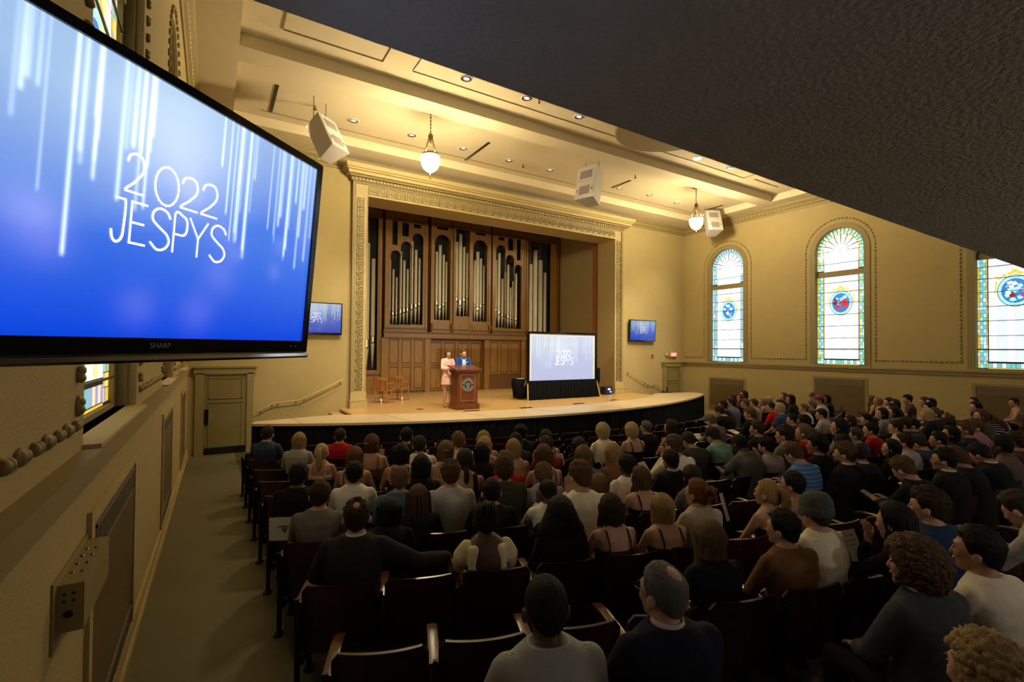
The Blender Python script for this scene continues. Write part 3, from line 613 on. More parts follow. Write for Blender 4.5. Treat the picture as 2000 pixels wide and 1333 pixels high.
def tow(name, x0, x1, z0, arches, holes, dz=0, z1=8.70):
    m = MB(); m.plate(rc(x0, x1, z0, z1), [ar(*a) for a in arches]+[rc(*h) for h in holes], TF, dz, dz+.07)
    m.box(x0, x0+.05, FY+dz+.07, 20.4, z0, z1); m.box(x1-.05, x1, FY+dz+.07, 20.4, z0, z1); m.box(x0, x1, FY+dz, 20.4, z0-.04, z0)
    m.box(x0-.03, x1+.03, FY+dz-.08, FY+dz+.3, z1-.12, z1, 1); m.box(x0-.01, x1+.01, FY+dz-.04, FY+dz, z1-.42, z1-.38, 1)
    m.box(x0-.01, x1+.01, FY+dz-.05, FY+dz, z0+.06, z0+.12, 1); m.box(x0, x0+.10, FY+dz-.03, FY+dz, z0+.12, z1-.42); m.box(x1-.10, x1, FY+dz-.03, FY+dz, z0+.12, z1-.42)
    for a in arches:      # raised arch ribs
        w = (a[1]-a[0])/2; cx = (a[0]+a[1])/2; zs = a[3]-w
        if len(a) == 4 and w < .5:
            pts = [(cx+(w+.05)*math.cos(math.pi*k/10), zs+(w+.05)*math.sin(math.pi*k/10)) for k in range(11)]+[(cx+w*math.cos(math.pi*k/10), zs+w*math.sin(math.pi*k/10)) for k in range(10, -1, -1)]
            m.plate(pts, [], TF, dz-.03, dz)
    m.build('tower_case', [ORGW, ORGD], org, org=ob)
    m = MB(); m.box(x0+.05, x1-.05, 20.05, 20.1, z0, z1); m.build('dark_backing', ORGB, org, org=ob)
A1 = [(6.21, 6.62, 3.9, 6.99), (6.64, 7.11, 3.91, 7.41), (7.13, 7.63, 3.93, 7.82)]; H1 = [(6.27, 6.49, 7.21, 8.21), (6.69, 6.98, 7.63, 8.2), (7.19, 7.51, 8.04, 8.2)]
tow('', 5.98, 7.83, 3.66, A1, H1); tow('', 18.86-7.83, 18.86-5.98, 3.66, mir(A1), mir(H1))
A2 = [(8.13, 8.87, 4.17, 7.9)]; tow('', 7.96, 8.98, 3.66, A2, [(8.23, 8.75, 8.12, 8.24)], -.06)
tow('', 18.86-8.98, 18.86-7.96, 3.66, mir(A2), [(10.11, 10.63, 8.12, 8.24)], -.06)
tow('', 8.99, 9.87, 3.66, [], [(9.1, 9.77, 4.37, 8.24)], -.14)
tow('', 4.0, 5.88, 1.75, [], [(4.35, 5.72, 2.02, 8.25)], .1); tow('', 12.98, 14.98, 1.75, [], [(13.1, 14.47, 2.02, 8.25)], .1)
for x0, x1 in ((4.2, 4.5), (4.95, 5.05), (13.35, 13.42), (13.95, 14.02), (5.35, 5.41)):
    m = MB(); m.box(x0, x1, 20.0, 20.04, 2, 8.2); m.build('wind_trunk', ORGD, org, org=ob)
k = 0
for ti, L in enumerate(PIPES):
    dy = {0: .22, 6: .22, 2: .04, 4: .04, 3: -.04}.get(ti, .12)
    for (x, w, zt, za, zb, zf) in L:
        r = w/2; y = FY+dy+.08+r; n = 14
        m = MB(); m.lathe([(r*.93, zt-.2), (r, zt), (r, zt), (r, za), (r, zb-.0)], n, (x, y, 0)); m.lathe([(0, zt-.02), (r*.96, zt-.02)], n, (x, y, 0), 2)
        m.lathe([(r*1.02, zb), (r*.98, zb-.03), (r*.22, zf), (0, zf)], n, (x, y, 0))
        p = m.build('pipe', [PIPE, PIPEM, ORGB], org, org=ob, smooth=True)
        m = MB(); m.lathe([(r*1.03, zb), (r*1.04, za)], n, (x, y, 0)); m.box(x-r*.8, x+r*.8, y-r*1.12, y-r*.8, zb-.01, zb+.03, 1); m.box(x-r*.75, x+r*.75, y-r*1.1, y-r, za-.01, za+.015, 0)
        mo = m.build('pipe_mouth', [PIPEM, ORGB], org, org=ob, smooth=True)
# lower panelled case
m = MB()
m.box(5.95, 12.95, FY-.06, 20.3, 3.36, 3.62); m.box(5.9, 13.0, FY-.12, FY, 3.56, 3.62, 1); m.box(5.9, 13.0, FY-.10, FY, 3.34, 3.38, 1)
for x in (5.98, 7.86, 10.75, 12.75): m.box(x-.12, x+.12, FY-.05, FY+.3, ZSg, 3.36)
m.box(5.95, 7.8, FY+.04, FY+.1, ZSg, 3.36, 1); m.box(10.8, 12.9, FY+.04, FY+.1, ZSg, 3.36, 1); m.box(7.95, 10.7, FY+.22, FY+.28, ZSg, 3.36, 1)
m.box(4.0, 5.9, FY+.08, FY+.6, ZSg, 1.72, 0); m.box(12.98, 15.0, FY+.08, FY+.6, ZSg, 1.72, 0)
m.build('lower_case', [ORGW, ORGD], org, org=ob)
def panels(xs, y, rows, nm='panel'):
    for a, b in zip(xs, xs[1:]):
        for z0, z1 in rows:
            m = MB(); m.plate(rc(a, b, z0, z1), [rc(a+.06, b-.06, z0+.05, z1-.05)], lambda p, q, d: Vector((p, y+d, q)), -.03, 0); m.box(a+.10, b-.10, y-.02, y, z0+.10, z1-.10)
            m.build(nm, ORGW, org, org=ob)
panels([6.12, 6.66, 7.2, 7.74], FY+.04, [(1.15, 2.2), (2.22, 3.34)]); panels([10.88, 11.44, 12.0, 12.6], FY+.04, [(1.75, 3.3)]); panels([8.0, 8.66, 9.32, 9.98, 10.64], FY+.22, [(1.1, 2.15), (2.2, 3.25)])
for x in (8.0, 8.95, 9.9, 10.85):    # little corbels under the centre tower
    m = MB(); m.tube([(x, FY-.16, 3.95), (x, FY-.1, 3.66)], [.07, .03], 8); m.build('corbel', ORGW, org, org=ob, smooth=True)
m = MB(); m.tube([(14.85, 16.7, ZSg), (14.85, 16.7, 7.9)], [.16, .16], 14)
for q in range(10): a = q*.63; m.tube([(14.85+.15*math.cos(a), 16.7+.15*math.sin(a), ZSg+.02), (14.85+.15*math.cos(a), 16.7+.15*math.sin(a), 7.9)], .05, 6)
tag(m.build('stage_curtain', CURT, org=(14.85, 16.7, ZSg), smooth=True), 'narrow folded rust orange curtain hanging inside the proscenium, far side', 'curtain')
# ================================================================ SCREEN CONTENT
def img(u, v):          # colour of the picture shown, u,v in 0..1 (v up); broadcast numpy
    t = v; rs = np.random.RandomState(3)
    top = np.array([.40, .60, .93]); midc = np.array([.05, .20, .88]); bot = np.array([.0, .065, .82])
    a = np.clip((t-.45+.12*np.sin(u*5+.5))/.5, 0, 1)[..., None]; b = np.clip((t)/.48, 0, 1)[..., None]
    c = (bot*(1-b)+midc*b)*(1-a)+top*a
    g = np.exp(-(((u-.52)/.18)**2+((v-.78)/.26)**2))[..., None]; c = c+g*np.array([.35, .35, .25])
    for q in range(16):
        cu, cv, rr = rs.rand(), rs.rand()*.7+.1, .02+.05*rs.rand(); c = c+(np.exp(-(((u-cu)/rr)**2+((v-cv)*.56/rr)**2))*.07)[..., None]*np.array([1, .8, .9])
    for q in range(64):
        cu = rs.rand(); cu = cu*.45 if q % 2 else .6+cu*.4
        L = .2+rs.rand()*.42; w = .0022+.0035*rs.rand(); s = .25+.6*rs.rand()
        if q == 0: cu, L, w, s = .29, .74, .004, 1.1
        e = 1-L; pr = np.exp(-((u-cu)/w)**2)*s; fade = np.clip((v-e)/.02, 0, 1)*(.35+.65*np.clip(1-(v-e)/L*.7, 0, 1))
        c = c+(pr*fade)[..., None]*np.array([.75, .85, 1.])
    return np.clip(c, 0, 1.25)
LET = {'2': [[(.0, .78), (.08, .95), (.3, 1.03), (.5, .98), (.6, .78), (.55, .55), (.3, .28), (0, 0), (.65, 0)]], '0': [[(.35+.35*math.cos(2*math.pi*k/20), .5+.52*math.sin(2*math.pi*k/20)) for k in range(21)]],
       'J': [[(.05, 1), (.4, 1), (.4, .28), (.33, .05), (.15, -.04), (0, .04), (-.06, .22)]], 'E': [[(.5, 1), (0, 1), (0, 0), (.5, 0)], [(0, .5), (.42, .5)]],
       'S': [[(.52, .84), (.42, .98), (.2, 1.03), (.03, .9), (.03, .7), (.25, .53), (.45, .4), (.53, .22), (.42, .03), (.2, -.03), (.0, .12)]], 'P': [[(0, 0), (0, 1), (.35, 1), (.52, .88), (.52, .6), (.35, .48), (0, .48)]], 'Y': [[(0, 1), (.28, .5), (.56, 1)], [(.28, .5), (.28, 0)]]}
def smooth_(ch, P):
    if ch in 'EYP0' and ch != 'P': return P
    out = []; n = len(P)
    for i in range(n-1):
        p0, p1, p2, p3 = P[max(0, i-1)], P[i], P[i+1], P[min(n-1, i+2)]
        straight = (ch == 'J' and i < 1) or (ch == '2' and i >= n-2) or (ch == 'P' and (i in (0, 5)))
        for k in range(1 if straight else 6):
            t = k/6; out.append(tuple(.5*((2*p1[j])+(-p0[j]+p2[j])*t+(2*p0[j]-5*p1[j]+4*p2[j]-p3[j])*t*t+(-p0[j]+3*p1[j]-3*p2[j]+p3[j])*t**3) for j in (0, 1)))
    return out+[P[-1]]
def ribbon(m, pts, w, fn):
    for (a, b), (c, d) in zip(pts, pts[1:]):
        L = math.hypot(c-a, d-b) or 1; tx, ty = (c-a)/L, (d-b)/L; nx, ny = -ty*w, tx*w; tx *= w*.8; ty *= w*.8
        m.add([fn(a-tx+nx, b-ty+ny), fn(a-tx-nx, b-ty-ny), fn(c+tx-nx, d+ty-ny), fn(c+tx+nx, d+ty+ny)], [(0, 1, 2, 3)])
def screen_picture(parent, Wd, fn, nu, gain, letters, wash=0):
    """picture on a display: coloured grid + raised line lettering; fn(u,v,d) -> point, u,v metres"""
    nv = int(nu*.5625); H = Wd*.5625
    U, V = np.meshgrid(np.linspace(0, 1, nu+1), np.linspace(0, 1, nv+1)); C = img(U, V)
    if wash: C = C*(1-wash)+wash
    m = MB(); m.add([fn((u-.5)*Wd, v*H, 0) for u, v in zip(U.ravel(), V.ravel())], [(j*(nu+1)+i, j*(nu+1)+i+1, (j+1)*(nu+1)+i+1, (j+1)*(nu+1)+i) for j in range(nv) for i in range(nu)])
    mt = bpy.data.materials.new('display_picture'); mt.use_nodes = True; nt = mt.node_tree; b = nt.nodes['Principled BSDF']
    at = nt.nodes.new('ShaderNodeVertexColor'); at.layer_name = 'picture'; nt.links.new(at.outputs[0], b.inputs['Emission Color']); b.inputs['Emission Strength'].default_value = gain
    b.inputs['Base Color'].default_value = (.01, .01, .012, 1); b.inputs['Roughness'].default_value = .25
    o = m.build('screen', mt, parent); me = o.data
    ca = me.color_attributes.new('picture', 'FLOAT_COLOR', 'POINT'); arr = np.ones((len(me.vertices), 4), 'f'); arr[:, :3] = C.reshape(-1, 3); ca.data.foreach_set('color', arr.ravel())
    m = MB()
    for ch, x, y, sx, sy in letters: 
        for st in LET[ch]: ribbon(m, [((x+a*sx)*Wd, (y+b_*sy)*Wd) for a, b_ in smooth_(ch, st)], (.0026 if nu > 200 else .0017)*Wd, lambda a, b_: fn(a, b_, .002))
    m.build('screen_lettering', mat('letter_glow_%g' % gain, (.93, .96, 1), .5, var=.01, emit=1.05*gain+.05), parent)
LTR = [('2', -.106, .305, .058, .078), ('0', -.044, .300, .082, .082), ('2', .022, .305, .068, .072), ('2', .078, .305, .070, .075),
       ('J', -.125, .200, .052, .086), ('E', -.090, .200, .066, .086), ('S', -.044, .200, .082, .086), ('P', .010, .200, .062, .086), ('Y', .050, .200, .090, .086), ('S', .112, .200, .086, .086)]
def tv(name, B, ex, ez, Wd, label, nu, gain, depth=.05, brand=False, group=None):
    n = ex.cross(ez)*1.0   # towards the viewer
    root = thing(name, label, 'television', B, 0, group)
    H = Wd*.5625; fn = lambda u, v, d: ex*u+ez*v+n*d
    s = Wd/1.02
    m = MB(); bz = .021*Wd; o_ = [(-Wd/2-bz, -.036*Wd), (Wd/2+bz, -.036*Wd), (Wd/2+bz, H+bz*.8), (Wd/2+bz*.6, H+bz), (-Wd/2-bz*.6, H+bz), (-Wd/2-bz, H+bz*.8)]
    m.plate(o_, [[(-Wd/2, 0), (Wd/2, 0), (Wd/2, H), (-Wd/2, H)]], fn, -.02, .006); m.plate([(a, b) for a, b in o_], [], fn, -depth, -.012)
    m.build('bezel', BLACKP, root)
    screen_picture(root, Wd, lambda u, v, d: fn(u, v, d-.002), nu, gain, LTR)
    if brand:
        m = MB(); rs = []
        for u in (-Wd/2-bz, Wd/2+bz): rs.append([fn(u, -.035*Wd, .006), fn(u, -.039*Wd, .013), fn(u, -.048*Wd, .014), fn(u, -.054*Wd, .008), fn(u, -.057*Wd, -.01), fn(u, -.035*Wd, -.03)])
        m.rings(rs); m.build('silver_strip', SILVER, root, smooth=False)
        M = Matrix(((ex.x, ez.x, n.x, 0), (ex.y, ez.y, n.y, 0), (ex.z, ez.z, n.z, 0), (0, 0, 0, 1)))
        text('SHARP', .017*Wd, mat('brand_letter', (.25, .25, .26), .4, var=.02), root, M @ Matrix.Translation((-.004*Wd, -.017*Wd, .0065)), 'brand_lettering', .0008)
        m = MB(); m.ell(fn(Wd*.44, -.017*Wd, .006), (.003, .003, .003), 6, 4); m.ell(fn(Wd*.46, -.017*Wd, .006), (.005, .002, .002), 6, 4); m.build('indicator', mat('indicator_grey', (.2, .2, .22), .4), root)
    return root, fn
ex = Vector((.7022, .7119, .0067)).normalized(); ez = Vector((.0598, -.0683, .9959)); ez = (ez-ex*ez.dot(ex)).normalized()
root, fn = tv('television', Vector((-.1030, 1.3887, 2.9203)), ex, ez, 1.02, 'large television with chrome lower strip hung at upper left, nearest camera', 420, .78, .06, True, 'auditorium televisions')
m = MB(); m.plate([(-.15, .2), (.15, .2), (.15, .4), (-.15, .4)], [], fn, -.09, -.06); p = fn(0, .3, -.09); q = Vector((XL+.103, p.y+.25, p.z)); m.tube([p, q], .02, 8); m.tube([q+Vector((-.002, 0, -.12)), q+Vector((-.002, 0, .12))], .03, 8); m.build('wall_arm', IRON, root)
for x, l in ((2.54, 'wall television left of the proscenium, partly behind the big screen'), (16.28, 'wall television between the proscenium and far door, tilted slightly down')):
    tv('television', Vector((x, YB-.14, 3.36)), Vector((1, 0, 0)), Vector((0, -.05, .9987)), 1.55, l, 150, .46, .09, False, 'auditorium televisions')
# projection screen on the stage
b = Vector((11.48, 14.8, ZSg)); r = thing('projection_screen', 'portable projection screen with black frame and black skirt on stage', 'projection screen', b)
m = MB(); m.plate(rc(9.80, 13.16, 1.70, 3.58), [rc(9.9, 13.06, 1.76, 3.50)], lambda a, b_, d: Vector((a, 14.8+d, b_)), -.03, .03); m.build('frame', BLACKP, r, org=b)
m = MB(); m.box(9.88, 13.08, 14.80, 14.81, 1.74, 3.52); m.build('screen_border', mat('screen_fabric', (.55, .57, .6), .8, var=.02, emit=.22), r, org=b)
e = bpy.data.objects.new('projected_picture', None); COL.objects.link(e); e.parent = r
screen_picture(e, 2.98, lambda u, v, d: Vector((u, -.004-d, v+.70)), 150, .72, LTR, .62)
m = MB(); lo = []; hi = []; N = 260
for i in range(N+1):
    x = 9.76+3.44*i/N; w = .035*math.sin(i*.62)+.015*math.sin(i*.23+1); lo.append((x, 14.68+w*1.3, ZSg+.01)); hi.append((x, 14.75+w*.5, 1.74))
m.add(lo+hi, [(i, i+1, N+2+i, N+1+i) for i in range(N)]); m.build('skirt', BLACKC, r, org=b, smooth=True)
for x in (9.74, 13.2):
    m = MB(); m.tube([(x, 14.62, ZSg+.01), (x+(.12 if x < 10 else -.06), 14.84, 1.9)], .025, 8); m.tube([(x+.1, 15.3, ZSg+.01), (x+(.12 if x < 10 else -.06), 14.84, 1.9)], .02, 8); m.build('leg', TRIML, r, org=b)
# table, speaker and light behind the screen
b = (9.35, 15.3, ZSg); r = thing('side_table', 'small black clothed table half hidden by the projection screen', 'table', b)
m = MB(); m.box(9.63, 10.13, 15.05, 15.55, 1.77, 1.80); m.build('tabletop', BLACKP, r, org=b)
m = MB(); m.rings([[(9.88+sx*(.26+a), 15.3+sy*(.26+a*.6), z) for sx, sy in ((-1, -1), (0, -1.1), (1, -1), (1, 1), (0, 1.1), (-1, 1))] for a, z in ((0, 1.81), (.01, 1.6), (-.03, 1.35), (-.05, ZSg+.05))]); m.build('table_cover', BLACKC, r, org=b, smooth=True)
m = MB(); m.box(9.68, 9.92, 15.1, 15.35, 1.815, 1.825); tag(m.build('paper_sheet', WHITEP, org=(9.3, 15.2, 1.82)), 'white sheet lying on the small black table', 'paper')
b = (13.85, 15.6, ZSg); r = thing('floor_speaker', 'black loudspeaker on a stand just beyond the projection screen', 'speaker', b)
m = MB(); m.box(13.68, 13.98, 15.5, 15.8, 1.55, 2.15); m.build('cabinet', BLACKP, r, org=b); m = MB(); m.tube([(13.83, 15.65, ZSg), (13.83, 15.65, 1.55)], .03, 8); m.tube([(13.6, 15.5, ZSg+.02), (13.83, 15.65, 1.4), (14.06, 15.8, ZSg+.02)], .02, 6); m.build('stand', IRON, r, org=b)
b = (14.1, 15.2, ZSg); r = thing('stage_light', 'low black stage light with blue lens on the stage floor', 'stage light', b)
m = MB(); m.box(13.9, 14.3, 15.1, 15.4, ZSg+.02, 1.38); m.build('body', mat('case_navy', (.01, .012, .05), .3), r, org=b); m = MB(); m.ell((14.12, 15.09, 1.28), (.09, .02, .05)); m.ell((14.2, 15.09, 1.17), (.05, .02, .04)); m.build('lens', mat('lens_blue', (.3, .5, .9), .2, var=.02, emit=.9), r, org=b, smooth=True)
for x, y, w in ((6.66, 13.05, .26), (8.54, 12.93, .22), (10.81, 13.07, .24), (12.73, 13.41, .24), (5.44, 14.12, .10), (7.6, 15.4, .16)):
    m = MB(); m.box(x-w, x+w, y-.09, y+.09, ZSg-.01, ZSg+.006); tag(m.build('floor_pocket', BLACKP, org=(x, y, ZSg)), {6.66: 'black floor pocket lid in front of the lectern', 8.54: 'black floor pocket lid between the lectern and screen', 10.81: 'black floor pocket lid before the middle of the screen skirt', 12.73: 'black floor pocket lid near the far end of the screen', 5.44: 'small floor box on stage in front of the wooden chairs', 7.6: 'small floor box on the stage behind the lectern'}[x], 'floor pocket', 'stage floor pockets')
# ---------------------------------------------------------------- lectern
b = Vector((6.72, 13.65, ZSg)); r = thing('lectern', 'dark cherry lectern with round black and silver seal', 'lectern', b)
x0, x1, y0, y1 = 6.32, 7.10, 13.37, 13.93
m = MB(); m.box(x0+.05, x1-.05, y0+.05, y1, 1.22, 2.2); m.build('body', CHERRY, r, org=b)
m = MB(); m.box(x0, x1, y0, y1+.02, ZSg, 1.20); m.box(x0+.02, x1-.02, y0+.02, y1, 1.20, 1.24); m.build('plinth', CHERRY, r, org=b)
m = MB(); m.plate([(y0-.04, 2.24), (y1+.03, 2.36), (y1+.03, 2.40), (y0-.04, 2.28)], [], lambda a, c, d: Vector((x0-.06+d, a, c)), 0, x1-x0+.12); m.box(x0+.0, x1-.0, y0+.0, y1, 2.17, 2.26); m.build('top', CHERRY, r, org=b)
m = MB(); TFp = lambda a, c, d: Vector((a, y0+.05+d, c)); m.plate(rc(x0+.13, x1-.13, 1.30, 2.14), [rc(x0+.17, x1-.17, 1.34, 2.10)], TFp, -.022, 0); m.build('front_moulding', mat('cherry_edge', (.26, .08, .03), .2), r, org=b)
m = MB(); n = 40; cz = 1.80
circ = lambda rr: [(6.71+rr*math.cos(2*math.pi*k/n), cz+rr*math.sin(2*math.pi*k/n)) for k in range(n)]
SEAL = [mat('seal_black', (.012, .011, .012), .4), mat('seal_silver', (.55, .52, .46), .3, .6)]
m.plate(circ(.205), [], TFp, -.012, 0, 0); m.plate(circ(.208), [circ(.197)], TFp, -.018, -.010, 1); m.plate(circ(.125), [circ(.117)], TFp, -.018, -.010, 1)
for k in range(24):
    a = 2*math.pi*k/24
    if k in (0, 12): continue
    M_ = lambda p, q, a=a: (6.71+p*math.cos(a)-q*math.sin(a), cz+p*math.sin(a)+q*math.cos(a))
    m.plate([M_(.140, -.012), M_(.180, -.014), M_(.180, .014), M_(.140, .012)], [], TFp, -.018, -.012, 1)
m.plate([(6.71-.05, cz+.07), (6.71, cz+.045), (6.71+.05, cz+.07), (6.71+.062, cz+.0), (6.71+.03, cz-.06), (6.71, cz-.08), (6.71-.03, cz-.06), (6.71-.062, cz)], [], TFp, -.018, -.012, 1)
m.plate([(6.71-.02, cz+.03), (6.71+.02, cz+.03), (6.71+.015, cz-.03), (6.71-.015, cz-.03)], [], TFp, -.022, -.018, 0); m.plate([(6.71-.07, cz-.085), (6.71+.07, cz-.085), (6.71+.06, cz-.1), (6.71-.06, cz-.1)], [], TFp, -.018, -.012, 1)
m.build('round_seal', SEAL, r, org=b)
m = MB(); m.tube([(6.95, 13.85, 2.38), (6.9, 13.8, 2.50), (6.86, 13.78, 2.56)], .006, 6); m.ell((6.86, 13.78, 2.57), (.014, .014, .022)); m.build('microphone', BLACKP, r, org=b)
# ---------------------------------------------------------------- oak armchairs on stage
def oak_chair(x, y, rz, label):
    r = thing('wooden_armchair', label, 'chair', (x, y, ZSg), rz, 'oak armchairs on stage')
    m = MB(); m.plate([(-.24, -.22), (.24, -.22), (.26, .22), (.0, .25), (-.26, .22)], [], lambda a, b_, d: Vector((a, b_, .44+d)), -.03, .0); m.build('seat', OAK, r)
    for sx in (-1, 1):
        m = MB(); m.tube([(sx*.22, .19, .43), (sx*.23, .21, 0)], [.022, .018], 8); m.build('leg', OAK, r, smooth=True)
        m = MB(); m.tube([(sx*.21, -.20, .43), (sx*.22, -.28, 0)], [.022, .018], 8); m.build('leg', OAK, r, smooth=True)
        m = MB(); m.tube([(sx*.26, -.24, .66), (sx*.29, .0, .68), (sx*.27, .16, .67), (sx*.26, .19, .60), (sx*.24, .14, .44)], .02, 8, flat=.7); m.build('armrest', OAK, r, smooth=True)
    m = MB()
    for k in range(7):
        a = -.18+k*.06; m.tube([(a, -.20-.01*abs(k-3)*-1, .44), (a*1.08, -.27, .80)], .011, 6)
    m.tube([(-.23, -.20, .43), (-.25, -.30, .84)], .02, 8); m.tube([(.23, -.20, .43), (.25, -.30, .84)], .02, 8)
    pts = [(-.27+.54*k/8, -.30-.03*math.sin(math.pi*k/8), .84) for k in range(9)]
    m.rings([[Vector(p)+Vector((0, dy, dz)) for dy, dz in ((-.014, -.05), (.014, -.05), (.014, .05), (-.014, .05))] for p in pts]); m.build('backrest', OAK, r, smooth=False)
    m = MB(); m.tube([(-.22, .2, .16), (-.21, -.24, .16)], .012, 6); m.tube([(.22, .2, .16), (.21, -.24, .16)], .012, 6); m.tube([(-.22, 0, .16), (.22, 0, .16)], .012, 6); m.build('stretcher', OAK, r)
oak_chair(5.02, 16.35, R(-52), 'oak armchair with slatted back at the edge of the proscenium, nearer jamb')
oak_chair(5.78, 17.0, R(-52), 'oak armchair with slatted back, the one nearer the lectern')
for x, y, l in ((4.75, 15.82, 'clear water bottle standing below the armchair nearer the jamb'), (5.55, 16.1, 'clear water bottle on floor below the armchair nearer the lectern')):
    r = thing('water_bottle', l, 'bottle', (x, y, ZSg), 0, 'water bottles on stage')
    m = MB(); m.lathe([(0, 0), (.032, .0), (.034, .06), (.03, .09), (.034, .13), (.028, .165), (.013, .19), (.013, .2)], 14); m.build('body', mat('bottle_plastic', (.75, .68, .6), .12, var=.05), r, smooth=True)
    m = MB(); m.lathe([(.015, .2), (.015, .22), (0, .22)], 12); m.build('cap', WHITEP, r)
    m = MB(); m.lathe([(.0345, .07), (.0345, .12)], 14); m.build('bottle_label', mat('label_red', (.5, .12, .1), .6), r, smooth=True)
